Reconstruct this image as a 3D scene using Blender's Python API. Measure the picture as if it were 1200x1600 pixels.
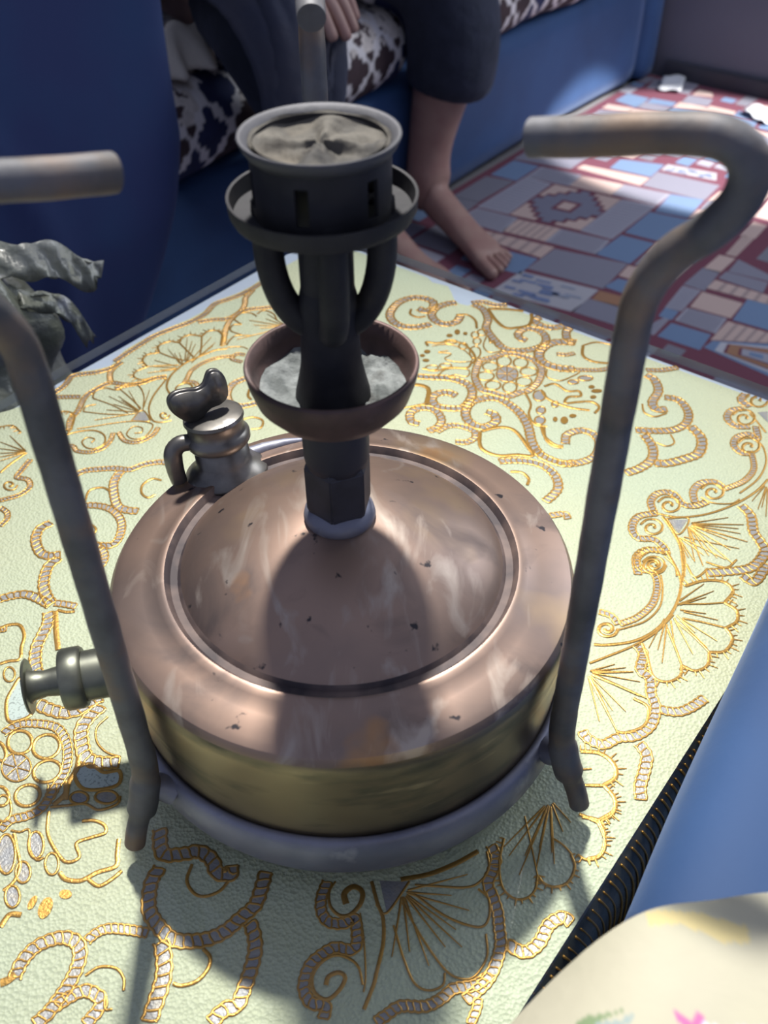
import bpy, bmesh, math, random
import numpy as np
from mathutils import Vector, Matrix
for o in list(bpy.data.objects): bpy.data.objects.remove(o)
S = bpy.context.scene
COL = S.collection
R_ = math.radians
random.seed(4); rng = np.random.default_rng(4)
# ---------------------------------------------------------------- room frame: u along the sofa, v towards it, z=0 is the glass table top, floor at -0.40
PHI = R_(51.5)
UX, UY = math.cos(PHI), math.sin(PHI)
FLOOR = -0.40
def W(u, v, z=0.0): return Vector((u*UX - v*UY, u*UY + v*UX, z))
ROT = Matrix.Rotation(PHI, 4, 'Z')
# ---------------------------------------------------------------- camera
cd = bpy.data.cameras.new('camera'); cam = bpy.data.objects.new('camera', cd); COL.objects.link(cam)
cd.sensor_fit = 'VERTICAL'; cd.sensor_height = 32.0; cd.lens = 30.0; cd.clip_start = 0.01
p, ro = 0.7400285, -0.0122224
fw = Vector((0, math.cos(p), -math.sin(p))); rt = Vector((1, 0, 0)); up = rt.cross(fw)
r2 = rt*math.cos(ro) + up*math.sin(ro); u2 = -rt*math.sin(ro) + up*math.cos(ro)
m = Matrix.Identity(4)
for i in range(3): m[i][0] = r2[i]; m[i][1] = u2[i]; m[i][2] = -fw[i]
m.translation = Vector((0.018158, -0.290882, 0.381053)); cam.matrix_world = m
cd.dof.use_dof = True; cd.dof.focus_distance = 0.46; cd.dof.aperture_fstop = 11.0
S.camera = cam
# ---------------------------------------------------------------- light
S.view_settings.view_transform = 'Standard'; S.view_settings.look = 'None'
S.view_settings.gamma = 1.0; S.view_settings.use_curve_mapping = False; S.view_settings.exposure = 0.0
w = bpy.data.worlds.new('world'); S.world = w; w.use_nodes = True
w.node_tree.nodes['Background'].inputs[0].default_value = (0.62, 0.70, 1.0, 1)
w.node_tree.nodes['Background'].inputs[1].default_value = 0.42
def area(name, loc, target, sx, sy, power, col, spread=180):
    d = bpy.data.lights.new(name, 'AREA'); d.shape = 'RECTANGLE'; d.size = sx; d.size_y = sy; d.energy = power; d.color = col
    d.spread = R_(spread)
    o = bpy.data.objects.new(name, d); COL.objects.link(o); o.location = loc
    o.rotation_euler = (Vector(target) - Vector(loc)).to_track_quat('-Z', 'Y').to_euler(); return o
# ceiling lamp over the far side of the table: throws the burner's shadow on the tank
key = area('ceiling_lamp', (-0.06, 0.80, 1.72), (0.06, -0.04, 0.0), 0.10, 0.10, 3.6, (1.0, 0.97, 0.90), 42)
# daylight from the window in the far wall
win = area('window_daylight', W(2.03, -0.42, 1.05), W(1.0, 0.1, -0.3), 0.80, 0.80, 17.0, (0.90, 0.93, 1.0))
sd = bpy.data.lights.new('sunbeam', 'SPOT'); sd.energy = 950; sd.spot_size = R_(14); sd.spot_blend = 0.25; sd.shadow_soft_size = 0.01; sd.color = (1, .97, .93)
so = bpy.data.objects.new('sunbeam', sd); COL.objects.link(so); so.location = W(1.75, -1.2, 1.7)
so.rotation_euler = (W(1.72, 0.44, FLOOR) - so.location).to_track_quat('-Z', 'Y').to_euler()

# ---------------------------------------------------------------- materials
def mat(name, col, rough=0.6, metal=0.0, noise=None, bump=None, sheen=0.0, spec=0.5, attr=None, coat=0.0):
    """noise=(scale, colour2, detail, lo, hi); bump=(scale, strength, distance)"""
    M = bpy.data.materials.new(name); M.use_nodes = True; nt = M.node_tree; b = nt.nodes['Principled BSDF']
    b.inputs['Base Color'].default_value = (*col, 1); b.inputs['Roughness'].default_value = rough; b.inputs['Metallic'].default_value = metal
    b.inputs['Specular IOR Level'].default_value = spec
    if sheen: b.inputs['Sheen Weight'].default_value = sheen; b.inputs['Sheen Roughness'].default_value = 0.45; b.inputs['Sheen Tint'].default_value = (.5, .65, 1, 1)
    if coat: b.inputs['Coat Weight'].default_value = coat
    tc = nt.nodes.new('ShaderNodeTexCoord')
    src = None
    if attr:
        a = nt.nodes.new('ShaderNodeAttribute'); a.attribute_name = attr; src = a.outputs['Color']; nt.links.new(src, b.inputs['Base Color'])
    if noise:
        sc, c2, det, lo, hi = noise
        n = nt.nodes.new('ShaderNodeTexNoise'); n.inputs['Scale'].default_value = sc; n.inputs['Detail'].default_value = det
        nt.links.new(tc.outputs['Object'], n.inputs['Vector'])
        mr = nt.nodes.new('ShaderNodeMapRange'); mr.inputs[1].default_value = lo; mr.inputs[2].default_value = hi
        nt.links.new(n.outputs['Fac'], mr.inputs[0])
        mx = nt.nodes.new('ShaderNodeMix'); mx.data_type = 'RGBA'; nt.links.new(mr.outputs[0], mx.inputs[0])
        mx.inputs[6].default_value = (*col, 1); mx.inputs[7].default_value = (*c2, 1)
        if src: nt.links.new(src, mx.inputs[6])
        src = mx.outputs[2]; nt.links.new(src, b.inputs['Base Color'])
    if bump:
        n = nt.nodes.new('ShaderNodeTexNoise'); n.inputs['Scale'].default_value = bump[0]; n.inputs['Detail'].default_value = 4
        nt.links.new(tc.outputs['Object'], n.inputs['Vector'])
        bp = nt.nodes.new('ShaderNodeBump'); bp.inputs['Strength'].default_value = bump[1]; bp.inputs['Distance'].default_value = bump[2]
        nt.links.new(n.outputs['Fac'], bp.inputs['Height']); nt.links.new(bp.outputs[0], b.inputs['Normal'])
    return M
def layer(M, scale, col, lo, hi, det=5, stretch=None, rough=None, dist=0.0):
    """adds another patch layer of wear over a material's colour (and roughness)"""
    nt = M.node_tree; b = nt.nodes['Principled BSDF']; tc = nt.nodes['Texture Coordinate']
    n = nt.nodes.new('ShaderNodeTexNoise'); n.inputs['Scale'].default_value = scale; n.inputs['Detail'].default_value = det; n.inputs['Distortion'].default_value = dist
    vec = tc.outputs['Object']
    if stretch:
        mp = nt.nodes.new('ShaderNodeMapping'); mp.inputs['Scale'].default_value = stretch; mp.inputs['Location'].default_value = (scale, .3, .1)
        nt.links.new(vec, mp.inputs['Vector']); vec = mp.outputs[0]
    nt.links.new(vec, n.inputs['Vector'])
    mr = nt.nodes.new('ShaderNodeMapRange'); mr.inputs[1].default_value = lo; mr.inputs[2].default_value = hi; nt.links.new(n.outputs['Fac'], mr.inputs[0])
    mx = nt.nodes.new('ShaderNodeMix'); mx.data_type = 'RGBA'; nt.links.new(mr.outputs[0], mx.inputs[0])
    if b.inputs['Base Color'].is_linked: nt.links.new(b.inputs['Base Color'].links[0].from_socket, mx.inputs[6])
    else: mx.inputs[6].default_value = b.inputs['Base Color'].default_value
    mx.inputs[7].default_value = (*col, 1); nt.links.new(mx.outputs[2], b.inputs['Base Color'])
    if rough is not None:
        m2 = nt.nodes.new('ShaderNodeMapRange'); m2.inputs[3].default_value = b.inputs['Roughness'].default_value; m2.inputs[4].default_value = rough
        nt.links.new(mr.outputs[0], m2.inputs[0]); nt.links.new(m2.outputs[0], b.inputs['Roughness'])
    return M
BRASS = mat('aged_copper_brass', (.37, .255, .20), .42, .85, noise=(11, (.21, .16, .14), 6, .36, .62))
layer(BRASS, 9, (.47, .33, .17), .54, .70, 4, rough=.45)
layer(BRASS, 26, (.15, .115, .105), .50, .70, 8, rough=.55, dist=.8)
layer(BRASS, 60, (.44, .37, .32), .55, .72, 6, (1, .3, 1), dist=1.0)
layer(BRASS, 18, (.42, .22, .10), .64, .74, 4)
layer(BRASS, 120, (.05, .045, .05), .685, .73, 4)
BRASS_S = layer(layer(mat('tarnished_brass_side', (.34, .27, .17), .40, .85, noise=(9, (.16, .125, .085), 4, .42, .66)), 20, (.07, .075, .06), .52, .72, 5, (1, 1, 3), rough=.5), 28, (.42, .34, .22), .60, .75, 5, (1, 1, 5))
GROOVE = mat('sooty_groove', (.045, .034, .038), .65, .2, noise=(60, (.14, .10, .09), 3, .4, .65))
LEAD = layer(mat('dull_lead_grey', (.27, .275, .34), .5, .55, noise=(30, (.17, .175, .23), 5, .4, .65), bump=(220, .25, .0006)), 60, (.42, .42, .46), .60, .75)
STEEL = layer(mat('rusty_grey_steel_rod', (.145, .145, .16), .6, .4, noise=(45, (.085, .085, .09), 5, .42, .62), bump=(300, .3, .0005)), 30, (.20, .145, .11), .50, .66)
SOOT = layer(mat('sooty_iron', (.013, .013, .018), .66, .25, noise=(70, (.028, .027, .032), 4, .4, .7), bump=(260, .35, .0006)), 40, (.05, .043, .038), .64, .76)
SOOT_RIM = mat('dusty_iron_rim', (.085, .085, .098), .6, .4, noise=(60, (.08, .08, .09), 4, .4, .65), bump=(300, .3, .0005))
DUST = layer(mat('brown_dust_crust', (.11, .10, .085), .8, .1, noise=(60, (.045, .042, .04), 4, .42, .6), bump=(120, .6, .002)), 30, (.18, .155, .12), .55, .7)
RUST = layer(mat('rust_brown_cup', (.12, .075, .07), .55, .5, noise=(50, (.06, .04, .038), 4, .4, .65), bump=(260, .3, .0005)), 40, (.17, .13, .125), .6, .75)
ASH = layer(mat('grey_ash', (.20, .215, .215), .85, 0, noise=(90, (.09, .10, .10), 5, .42, .6), bump=(200, .9, .002)), 50, (.04, .035, .03), .58, .68)
CAPM = layer(mat('tarnished_cap_brass', (.235, .22, .20), .38, .8, noise=(60, (.12, .115, .11), 4, .4, .65)), 90, (.33, .32, .33), .62, .74)
PUMPM = mat('oxidised_green_brass', (.20, .205, .165), .42, .75, noise=(60, (.11, .115, .10), 4, .4, .65))
CLOTH = mat('cream_vinyl_cloth', (.61, .60, .42), .5, noise=(6, (.56, .59, .44), 2, .35, .65))
nt = CLOTH.node_tree; vo = nt.nodes.new('ShaderNodeTexVoronoi'); vo.inputs['Scale'].default_value = 620
nt.links.new(nt.nodes['Texture Coordinate'].outputs['Object'], vo.inputs['Vector'])
bp = nt.nodes.new('ShaderNodeBump'); bp.inputs['Strength'].default_value = .8; bp.inputs['Distance'].default_value = .0007
nt.links.new(vo.outputs['Distance'], bp.inputs['Height']); nt.links.new(bp.outputs[0], nt.nodes['Principled BSDF'].inputs['Normal'])
GOLD = mat('gold_foil', (.56, .30, .075), .33, .72, bump=(900, .35, .0005))
SILVER = mat('silver_lilac_foil', (.34, .325, .35), .42, .35, noise=(200, (.42, .37, .33), 3, .4, .65), bump=(700, .5, .0006))
MESHW = mat('white_lace_fill', (.60, .66, .63), .55, 0, noise=(700, (.36, .40, .38), 2, .56, .62))
TABLEM = mat('pale_blue_table_top', (.50, .55, .68), .45, noise=(5, (.46, .50, .62), 2, .4, .6))
DARKW = mat('dark_table_wood', (.03, .025, .022), .5)
HEM_SHADE = mat('shade_painted_hem', (.055, .06, .055), .25, 0, noise=(60, (.12, .12, .10), 3, .45, .6))  # side of the cream cloth, with its shade put into the dark colour
VELVET = mat('blue_velvet', (.028, .085, .225), .75, 0, noise=(5, (.022, .062, .17), 3, .38, .62), sheen=.35, bump=(40, .12, .004))
VELVET_D = mat('deep_blue_velvet', (.018, .034, .13), .8, 0, noise=(6, (.014, .048, .15), 3, .4, .65), sheen=.2, bump=(30, .12, .004))
VELVET_B = mat('bench_velvet', (.022, .066, .18), .75, 0, noise=(5, (.017, .048, .135), 3, .38, .62), sheen=.3, bump=(40, .12, .004))
DARKV = mat('dark_plinth', (.02, .02, .03), .8)
PRINT = mat('printed_cover', (.8, .8, .8), .8, 0, attr='print', bump=(60, .15, .003))
FLORAL = mat('floral_cotton', (.8, .8, .8), .8, 0, attr='print', bump=(35, .25, .006))
PILLOWM = layer(mat('beige_patterned_cloth', (.58, .50, .43), .85, 0, noise=(26, (.28, .22, .18), 5, .45, .6), bump=(40, .5, .006)), 60, (.52, .47, .40), .6, .7)
HEMM = mat('cream_hem_cloth', (.74, .68, .60), .85, 0, bump=(50, .5, .005))
SKIN = mat('skin', (.40, .245, .20), .55, 0, noise=(35, (.36, .20, .17), 3, .4, .65), bump=(180, .12, .001))
NAIL = mat('nail', (.62, .45, .40), .35)
NAVY = mat('navy_trousers', (.022, .027, .046), .85, 0, noise=(30, (.03, .035, .06), 3, .4, .6), bump=(25, .5, .01), sheen=.1)
TUNICM = mat('charcoal_tunic', (.050, .050, .070), .85, 0, noise=(14, (.038, .042, .068), 3, .4, .6), bump=(20, .5, .01), sheen=.1)
HAIRM = mat('dark_hair', (.02, .015, .012), .6, bump=(200, .5, .002))
WALLM = mat('grey_violet_wall', (.16, .16, .20), .8, 0, noise=(3, (.14, .14, .18), 2, .4, .6), bump=(90, .1, .002))
FLOORM = mat('grey_floor', (.25, .24, .25), .6, 0, noise=(8, (.2, .2, .21), 3, .4, .6))
SHADEM = mat('shade_strip', (.05, .05, .065), .6)  # dark colour for the painted shade along the wall
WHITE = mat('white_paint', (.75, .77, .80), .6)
CARPM = mat('carpet_pile', (.5, .5, .5), .95, 0, attr='print', noise=None, bump=(600, .6, .003))
PLASTIC = layer(mat('crumpled_grey_plastic', (.19, .20, .19), .38, 0, noise=(14, (.12, .13, .10), 4, .42, .6), bump=(35, .6, .010), coat=.15), 30, (.30, .31, .33), .62, .72)
def glassmat(name, tint, rough, ior, scr=False):
    M = bpy.data.materials.new(name); M.use_nodes = True; nt = M.node_tree; nt.nodes.clear()
    out = nt.nodes.new('ShaderNodeOutputMaterial'); mx = nt.nodes.new('ShaderNodeMixShader'); tr = nt.nodes.new('ShaderNodeBsdfTransparent')
    gl = nt.nodes.new('ShaderNodeBsdfGlossy'); fr = nt.nodes.new('ShaderNodeFresnel'); fr.inputs[0].default_value = ior
    tr.inputs[0].default_value = (*tint, 1); gl.inputs['Roughness'].default_value = rough
    ge = nt.nodes.new('ShaderNodeNewGeometry'); su = nt.nodes.new('ShaderNodeMath'); su.operation = 'SUBTRACT'; su.inputs[0].default_value = 1
    mu = nt.nodes.new('ShaderNodeMath'); mu.operation = 'MULTIPLY'; nt.links.new(ge.outputs['Backfacing'], su.inputs[1]); nt.links.new(su.outputs[0], mu.inputs[0]); nt.links.new(fr.outputs[0], mu.inputs[1])
    nt.links.new(mu.outputs[0], mx.inputs[0]); nt.links.new(tr.outputs[0], mx.inputs[1]); nt.links.new(gl.outputs[0], mx.inputs[2]); nt.links.new(mx.outputs[0], out.inputs[0])
    return M
GLASS = glassmat('clear_table_glass', (.955, .97, .96), .03, 1.42)
GLASS_E = glassmat('glass_edge', (.75, .78, .80), .2, 1.5)
nt = GLASS_E.node_tree; df = nt.nodes.new('ShaderNodeBsdfDiffuse'); df.inputs[0].default_value = (.34, .36, .40, 1); m3 = nt.nodes.new('ShaderNodeMixShader'); m3.inputs[0].default_value = .5
o_ = nt.nodes['Material Output']; nt.links.new(o_.inputs[0].links[0].from_socket, m3.inputs[1]); nt.links.new(df.outputs[0], m3.inputs[2]); nt.links.new(m3.outputs[0], o_.inputs[0])
PANE = glassmat('window_glass', (.9, .95, .95), .02, 1.4)

# ---------------------------------------------------------------- helpers
def link(name, me, M, parent=None, smooth=True, kind=None):
    o = bpy.data.objects.new(name, me); COL.objects.link(o)
    for k in (M if isinstance(M, (list, tuple)) else [M]): me.materials.append(k)
    if smooth:
        for f in me.polygons: f.use_smooth = True
    if parent: o.parent = parent
    if kind: o['kind'] = kind
    return o
def mesh(name, V, F, M, parent=None, smooth=True, kind=None):
    me = bpy.data.meshes.new(name); me.from_pydata([tuple(v) for v in V], [], F); me.update()
    return link(name, me, M, parent, smooth, kind)
def fromb(name, bm, M, parent=None, smooth=True, kind=None):
    me = bpy.data.meshes.new(name); bm.to_mesh(me); bm.free(); return link(name, me, M, parent, smooth, kind)
def thing(name, label, cat, loc=(0, 0, 0), group=None):
    o = bpy.data.objects.new(name, None); COL.objects.link(o); o.location = loc; o.empty_display_size = .02
    o['label'] = label; o['category'] = cat
    if group: o['group'] = group
    return o
def tag(o, label, cat, group=None):
    o['label'] = label; o['category'] = cat
    if group: o['group'] = group
    return o
def struct(o): o['kind'] = 'structure'; return o
def sharp(o, ang=35):
    m_ = o.modifiers.new('es', 'EDGE_SPLIT'); m_.split_angle = R_(ang); return o
def lathe_data(prof, n=64, mtx=None, closed=False, a0=0.0, a1=2*math.pi):
    V = []; F = []; full = abs(a1-a0-2*math.pi) < 1e-6; k = n if full else n+1
    for i in range(k):
        a = a0 + (a1-a0)*i/n; c, s = math.cos(a), math.sin(a)
        for r, z in prof:
            q = Vector((r*c, r*s, z)); V.append(mtx @ q if mtx else q)
    L = len(prof)
    for i in range(n):
        j = (i+1) % k
        for q in range(L if closed else L-1):
            q2 = (q+1) % L
            F.append((i*L+q, j*L+q, j*L+q2, i*L+q2))
    return V, F
def lathe(name, prof, M, parent=None, n=64, mtx=None, closed=False, split=40):
    V, F = lathe_data(prof, n, mtx, closed); o = mesh(name, V, F, M, parent)
    bm = bmesh.new(); bm.from_mesh(o.data); bmesh.ops.remove_doubles(bm, verts=bm.verts, dist=1e-6); bmesh.ops.recalc_face_normals(bm, faces=bm.faces); bm.to_mesh(o.data); bm.free()
    if split: sharp(o, split)
    return o
def catmull(P, step, closed=False):
    P = [np.array(q, float) for q in P]; n = len(P); out = []
    if n == 2: P = [P[0], (P[0]+P[1])/2, P[1]]; n = 3
    if closed and np.linalg.norm(P[0]-P[-1]) < 1e-9: P = P[:-1]; n -= 1
    segs = n if closed else n-1
    for i in range(segs):
        if closed: a, b, c, d = P[(i-1) % n], P[i], P[(i+1) % n], P[(i+2) % n]
        else: a = P[i-1] if i > 0 else 2*P[0]-P[1]; b = P[i]; c = P[i+1]; d = P[i+2] if i+2 < n else 2*P[-1]-P[-2]
        L = np.linalg.norm(c-b); k = max(2, int(math.ceil(L/step)))
        for j in range(k):
            t = j/k; out.append(.5*((2*b)+(c-a)*t+(2*a-5*b+4*c-d)*t*t+(3*b-a-3*c+d)*t**3))
    if not closed: out.append(P[-1])
    return np.array(out)
def tube_data(P, r, n=16, cap=True):
    P = [Vector(q) for q in P]; V = []; F = []; N = None
    rr = r if hasattr(r, '__len__') else [r]*len(P)
    for i, q in enumerate(P):
        t = (P[min(i+1, len(P)-1)] - P[max(i-1, 0)]).normalized()
        if N is None: N = t.orthogonal().normalized()
        else: N = (N - t*N.dot(t)).normalized()
        B = t.cross(N)
        for k in range(n):
            a = 2*math.pi*k/n; V.append(q + (N*math.cos(a)+B*math.sin(a))*rr[i])
    for i in range(len(P)-1):
        for k in range(n): F.append((i*n+k, i*n+(k+1) % n, (i+1)*n+(k+1) % n, (i+1)*n+k))
    if cap: F.append(tuple(range(n-1, -1, -1))); F.append(tuple((len(P)-1)*n+k for k in range(n)))
    return V, F
def tube(name, P, r, M, parent=None, n=16):
    V, F = tube_data(P, r, n); return sharp(mesh(name, V, F, M, parent), 50)
def boxm(name, c, s, M, parent=None, mtx=None, bev=0.0, kind=None):
    bm = bmesh.new(); bmesh.ops.create_cube(bm, size=1)
    for v in bm.verts: v.co = Vector((v.co.x*s[0]+c[0], v.co.y*s[1]+c[1], v.co.z*s[2]+c[2]))
    if bev: bmesh.ops.bevel(bm, geom=bm.edges[:], offset=bev, segments=2, affect='EDGES')
    if mtx: bmesh.ops.transform(bm, matrix=mtx, verts=bm.verts)
    return fromb(name, bm, M, parent, False, kind)
def softbox(half, r, step, fn=None):
    """rounded box grid mesh centred at 0 -> arrays V, F (quads), optional displacement fn(P,N)->P"""
    V = {}; vs = []; F = []
    hx, hy, hz = half
    nn = [max(4, int(round(2*h/step))) for h in half]
    def vid(ix, iy, iz):
        k = (ix, iy, iz)
        if k not in V: V[k] = len(vs); vs.append([(-1+2*ix/nn[0])*hx, (-1+2*iy/nn[1])*hy, (-1+2*iz/nn[2])*hz])
        return V[k]
    a, b, c = nn
    for i in range(a):
        for j in range(b): F.append((vid(i, j, 0), vid(i, j+1, 0), vid(i+1, j+1, 0), vid(i+1, j, 0))); F.append((vid(i, j, c), vid(i+1, j, c), vid(i+1, j+1, c), vid(i, j+1, c)))
    for i in range(a):
        for j in range(c): F.append((vid(i, 0, j), vid(i+1, 0, j), vid(i+1, 0, j+1), vid(i, 0, j+1))); F.append((vid(i, b, j), vid(i, b, j+1), vid(i+1, b, j+1), vid(i+1, b, j)))
    for i in range(b):
        for j in range(c): F.append((vid(0, i, j), vid(0, i, j+1), vid(0, i+1, j+1), vid(0, i+1, j))); F.append((vid(a, i, j), vid(a, i+1, j), vid(a, i+1, j+1), vid(a, i, j+1)))
    P = np.array(vs); core = np.array(half)-r; Cc = np.clip(P, -core, core); D = P-Cc; L = np.linalg.norm(D, axis=1, keepdims=True); L[L < 1e-9] = 1
    N = D/L; Q = Cc + N*r
    if fn is not None: Q = fn(Q, N)
    return Q, F
def paint(o, cols):
    a = o.data.color_attributes.new('print', 'FLOAT_COLOR', 'POINT'); c = np.ones((len(cols), 4), np.float32); c[:, :3] = cols; a.data.foreach_set('color', c.ravel())
def inpoly(x, y, poly):
    r = np.zeros(x.shape, bool); n = len(poly)
    for i in range(n):
        x0, y0 = poly[i]; x1, y1 = poly[(i+1) % n]
        if y0 == y1: continue
        r ^= ((y0 > y) != (y1 > y)) & (x < (x1-x0)*(y-y0)/(y1-y0)+x0)
    return r
def vnoise(x, y, s, seed=0):
    """smooth value noise in 0..1"""
    g = np.random.default_rng(seed).random((256, 256)); X = x*s+40.3; Y = y*s+37.7; i = np.floor(X).astype(int); j = np.floor(Y).astype(int); fx = X-i; fy = Y-j
    fx = fx*fx*(3-2*fx); fy = fy*fy*(3-2*fy); i %= 256; j %= 256; i2 = (i+1) % 256; j2 = (j+1) % 256
    return (g[i, j]*(1-fx)+g[i2, j]*fx)*(1-fy)+(g[i, j2]*(1-fx)+g[i2, j2]*fx)*fy
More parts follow.
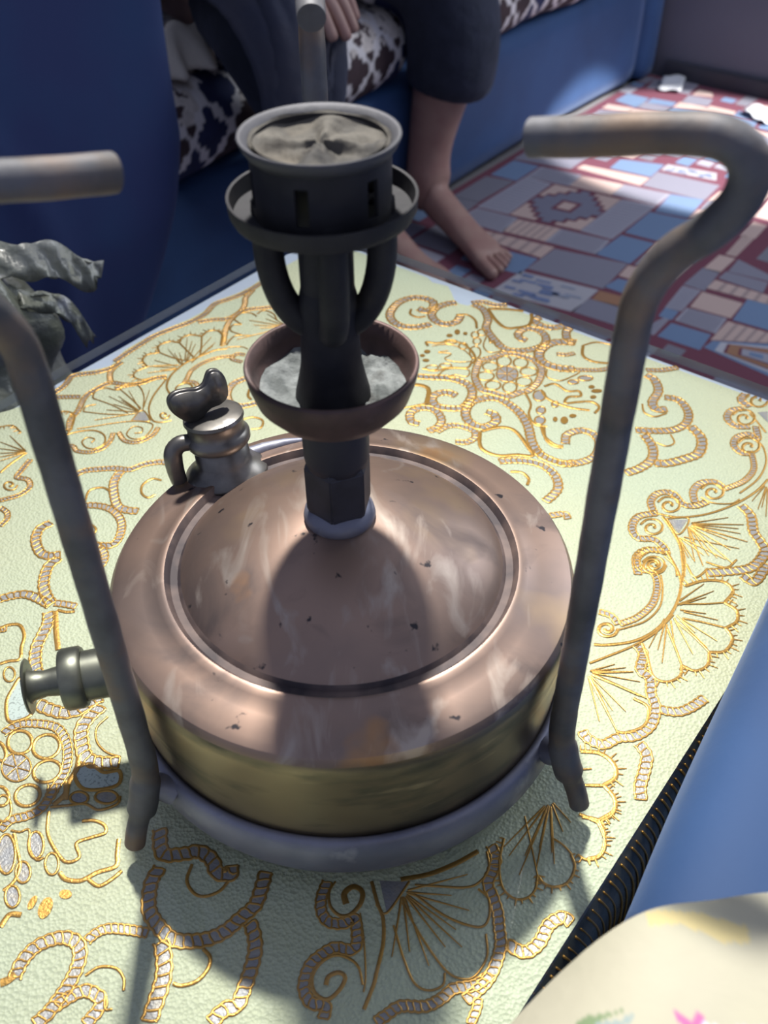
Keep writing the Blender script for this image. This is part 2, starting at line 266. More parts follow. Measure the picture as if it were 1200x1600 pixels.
# ---------------------------------------------------------------- traced pattern data: cloth in 0.1 mm, carpet in mm, on their own planes
ROPES=[(5.7,[(470,3701),(524,3659),(582,3706),(587,3796),(519,3855),(418,3862),(315,3790),(250,3646),(261,3528),(333,3445),(442,3427),(553,3463)]),(5.6,[(793,3586),(750,3493),(663,3465),(592,3520),(570,3615),(614,3710),(705,3769),(768,3779)]),(5.3,[(905,3752),(974,3672),(999,3534),(974,3396),(1020,3239),(1080,3118),(1170,3083),(1290,3102),(1381,3165),(1407,3274),(1358,3365),(1277,3389),(1209,3323),(1213,3256),(1257,3222)]),(4.4,[(894,3776),(983,3787),(1079,3735),(1243,3744)]),(5.5,[(1585,3428),(1484,3396),(1402,3421),(1357,3503),(1432,3559),(1504,3541)]),(5.4,[(1622,3192),(1567,3226),(1572,3337),(1624,3404)]),(6.4,[(1608,3182),(1480,3195),(1389,3143),(1330,3048),(1330,2954),(1379,2891),(1465,2848),(1555,2836)]),(3.5,[(1457,3035),(1525,3023),(1587,3042)]),(4.7,[(890,2963),(998,3003),(1097,3053),(1198,3019),(1283,2955),(1320,2831),(1271,2673),(1192,2578),(1135,2560),(1041,2514),(946,2564),(872,2604),(838,2741),(861,2881),(890,2963)]),(5.4,[(432,2770),(533,2757),(646,2745),(734,2704),(796,2634),(799,2529),(735,2400),(647,2383),(551,2413),(522,2497),(557,2553),(636,2570),(689,2531)]),(4.9,[(424,2217),(371,2245),(368,2334),(430,2388),(506,2386),(557,2330),(574,2241),(539,2171),(484,2137)]),(5.5,[(883,2342),(933,2305),(937,2233),(879,2182),(826,2174),(756,2237),(742,2345),(794,2454),(896,2498),(983,2487),(1052,2411),(1107,2319),(1144,2176),(1150,2005),(1182,1888),(1245,1822),(1320,1781),(1397,1787)]),(4.2,[(537,2128),(614,2187),(699,2185),(780,2131),(785,2063),(729,2013),(656,2015)]),(5.0,[(918,1813),(1000,1819),(1101,1809),(1196,1759),(1253,1664),(1258,1557),(1218,1484),(1162,1426)]),(3.8,[(1173,1297),(1261,1309),(1274,1267)]),(3.6,[(1561,2830),(1719,2821),(1840,2849)]),(4.9,[(1364,1983),(1391,2079),(1491,2121),(1564,2076),(1585,1968),(1525,1845),(1412,1786),(1309,1788),(1214,1847),(1171,1914)]),(5.5,[(2052,2755),(2096,2692),(2095,2557),(2025,2427),(2035,2345),(2103,2344)]),(5.1,[(2121,2484),(2209,2447),(2241,2318),(2204,2195),(2106,2119),(1983,2106),(1851,2118)]),(5.8,[(2220,2150),(2257,2019),(2204,1873),(2099,1813),(1974,1771),(1898,1777)]),(5.4,[(1895,2069),(1920,1941),(1891,1817),(1798,1728),(1700,1681)]),(4.0,[(2064,2814),(2179,2811),(2303,2844),(2415,2889)]),(4.8,[(2685,2508),(2634,2438),(2671,2362)]),(4.3,[(2606,2138),(2515,2151),(2484,2234),(2535,2319),(2623,2340)]),(3.9,[(2552,1862),(2475,1868),(2449,1951),(2495,2031),(2583,2060),(2622,2012),(2647,2141)]),(3.2,[(2537,1846),(2506,1705),(2409,1589),(2270,1516)]),(4.0,[(2273,1525),(2232,1583),(2142,1575),(2076,1500),(2061,1398)]),(3.9,[(1796,1303),(1797,1412),(1860,1486),(1946,1484),(1985,1387),(2053,1367),(2135,1402)]),(4.0,[(1808,1307),(1694,1278),(1638,1183),(1657,1097),(1748,1082),(1790,1011),(1790,958)]),(3.9,[(1785,986),(1683,996),(1611,932),(1597,804)]),(5.2,[(2333,1366),(2362,1275),(2339,1136),(2355,1051),(2354,968),(2257,856),(2145,823),(1983,810)]),(3.2,[(1773,995),(1698,997),(1622,936),(1617,849),(1683,813),(1683,712),(1628,583),(1531,490),(1428,442)]),(3.3,[(1333,532),(1392,500),(1417,442)]),(4.6,[(1491,294),(1508,235),(1473,136),(1509,80),(1494,-15),(1499,-94),(1455,-196),(1369,-258),(1283,-269),(1203,-305),(1136,-267),(1119,-229)]),(4.5,[(1517,-110),(1599,-124),(1670,-99),(1753,-45)]),(4.9,[(1376,-301),(1398,-368),(1370,-450),(1334,-530),(1325,-597)]),(4.9,[(2174,788),(2215,737),(2261,770),(2334,871)]),(4.0,[(-792,4134),(-868,4032),(-960,3933),(-1043,3872),(-1136,3800),(-1193,3656),(-1289,3541),(-1421,3440),(-1538,3341),(-1615,3232),(-1690,3126),(-1762,3011)]),(3.8,[(-853,4019),(-899,3894),(-896,3794),(-922,3686),(-1010,3581),(-1108,3572),(-1227,3539)]),(3.7,[(-591,3763),(-739,3737),(-899,3697),(-983,3557),(-1004,3419),(-1003,3218)]),(3.2,[(-1355,2798),(-1433,2786),(-1514,2732),(-1632,2695),(-1695,2673)]),(2.8,[(-905,3061),(-1008,3043),(-1106,2986),(-1185,2885),(-1205,2785),(-1218,2716)]),(2.7,[(-1211,2745),(-1140,2724),(-1112,2645),(-1141,2566)]),(2.8,[(-824,3074),(-884,3086),(-913,3024),(-838,2980)]),(4.4,[(-784,2776),(-867,2708),(-897,2593),(-862,2479),(-784,2440),(-688,2470)]),(3.7,[(-1713,2999),(-1778,2918),(-1871,2869),(-1959,2851),(-2033,2822),(-2062,2704),(-2119,2618),(-2180,2572)]),(3.5,[(-1732,2979),(-1768,2867),(-1741,2737)]),(3.6,[(-1357,2808),(-1455,2780),(-1525,2728),(-1635,2715),(-1741,2737),(-1827,2660),(-1884,2566),(-1895,2417),(-1924,2309),(-1908,2194)]),(3.6,[(-1919,2570),(-1997,2572),(-2084,2566),(-2163,2525)]),(2.7,[(-1951,2021),(-1847,2022),(-1804,1971),(-1718,1956),(-1643,1993),(-1608,2076),(-1607,2153)]),(2.7,[(-1572,2161),(-1512,2071),(-1426,2056),(-1343,2122),(-1315,2208)]),(3.0,[(-2083,1886),(-2114,1775),(-2122,1713),(-2050,1688),(-2017,1619),(-2061,1544),(-2165,1494)]),(3.9,[(-1790,1688),(-1717,1764),(-1619,1782),(-1519,1788),(-1425,1775),(-1343,1824),(-1245,1846),(-1186,1834)]),(4.9,[(-1479,1763),(-1501,1655),(-1476,1533),(-1433,1430),(-1373,1393),(-1303,1381)]),(4.3,[(-1680,1427),(-1605,1440),(-1515,1424),(-1437,1372),(-1379,1273),(-1372,1149),(-1408,1090),(-1492,1091),(-1547,1085)]),(5.1,[(-1801,1287),(-1855,1240),(-1857,1144),(-1803,1037),(-1741,1007),(-1684,1019)]),(4.1,[(-1524,1112),(-1441,1044),(-1422,953),(-1465,878)]),(5.4,[(-1686,990),(-1728,920),(-1722,795),(-1689,710),(-1640,638)]),(4.9,[(-1931,678),(-1867,701),(-1799,709),(-1719,675),(-1646,627)]),(2.9,[(-2146,1428),(-2093,1384),(-2077,1327),(-2099,1265)]),(5.5,[(-1640,576),(-1624,501),(-1630,433),(-1641,338),(-1626,245),(-1590,149)]),(3.8,[(-1622,642),(-1559,631),(-1501,615)]),(3.4,[(-1867,456),(-1835,461)]),(4.0,[(-1665,-199),(-1611,-153),(-1525,-145),(-1416,-171),(-1350,-251),(-1320,-345),(-1317,-420),(-1338,-493),(-1354,-557)]),(5.9,[(-1544,-29),(-1485,-59),(-1403,-85),(-1331,-70),(-1286,-24),(-1237,9)]),(6.0,[(-1222,-46),(-1268,-108),(-1291,-173),(-1276,-252),(-1237,-338),(-1171,-369),(-1073,-371)]),(3.8,[(-1357,-481),(-1354,-536),(-1378,-605),(-1436,-642),(-1499,-660),(-1533,-707)]),(4.9,[(-1295,-1347),(-1279,-1277),(-1233,-1218),(-1149,-1188),(-1083,-1207),(-1056,-1256),(-1058,-1315),(-1075,-1373),(-1102,-1429),(-1131,-1479),(-1168,-1516)]),(3.7,[(-1041,-1202),(-1005,-1168),(-959,-1153),(-877,-1160),(-800,-1174)]),(4.4,[(-1103,-1451),(-1058,-1418),(-1004,-1396),(-946,-1420),(-933,-1453),(-959,-1497),(-977,-1518)]),(5.3,[(-795,-893),(-820,-950),(-821,-1020),(-806,-1088),(-752,-1155),(-693,-1201),(-614,-1209),(-538,-1197),(-477,-1165),(-430,-1119),(-375,-1066),(-355,-998),(-341,-920)]),(5.6,[(-825,-713),(-812,-790),(-784,-835),(-701,-832),(-640,-822),(-580,-859),(-546,-918),(-490,-926),(-491,-890)]),(5.7,[(-740,-1207),(-719,-1271),(-709,-1333),(-713,-1393),(-725,-1452),(-736,-1510)]),(5.1,[(-389,-1133),(-363,-1199),(-357,-1263),(-370,-1337),(-386,-1397),(-407,-1456),(-455,-1473),(-498,-1519)]),(4.1,[(-76,-964),(-99,-1033),(-97,-1093),(-66,-1137),(-8,-1145),(42,-1128),(50,-1182),(50,-1231),(23,-1252),(-34,-1241),(-83,-1265),(-130,-1305),(-151,-1359),(-152,-1405),(-123,-1451),(-68,-1465),(-73,-1509)]),(3.9,[(577,-1354),(512,-1394),(429,-1406),(386,-1438),(317,-1469),(222,-1468),(168,-1499),(128,-1524)]),(4.2,[(629,-809),(645,-868),(626,-926),(600,-982),(615,-1038),(629,-1106),(629,-1172),(629,-1237),(603,-1312),(566,-1372),(512,-1420),(473,-1449)]),(4.6,[(655,-1237),(722,-1269),(784,-1232),(832,-1161),(895,-1129),(924,-1153)]),(3.1,[(485,-1535),(514,-1478),(522,-1444)])]
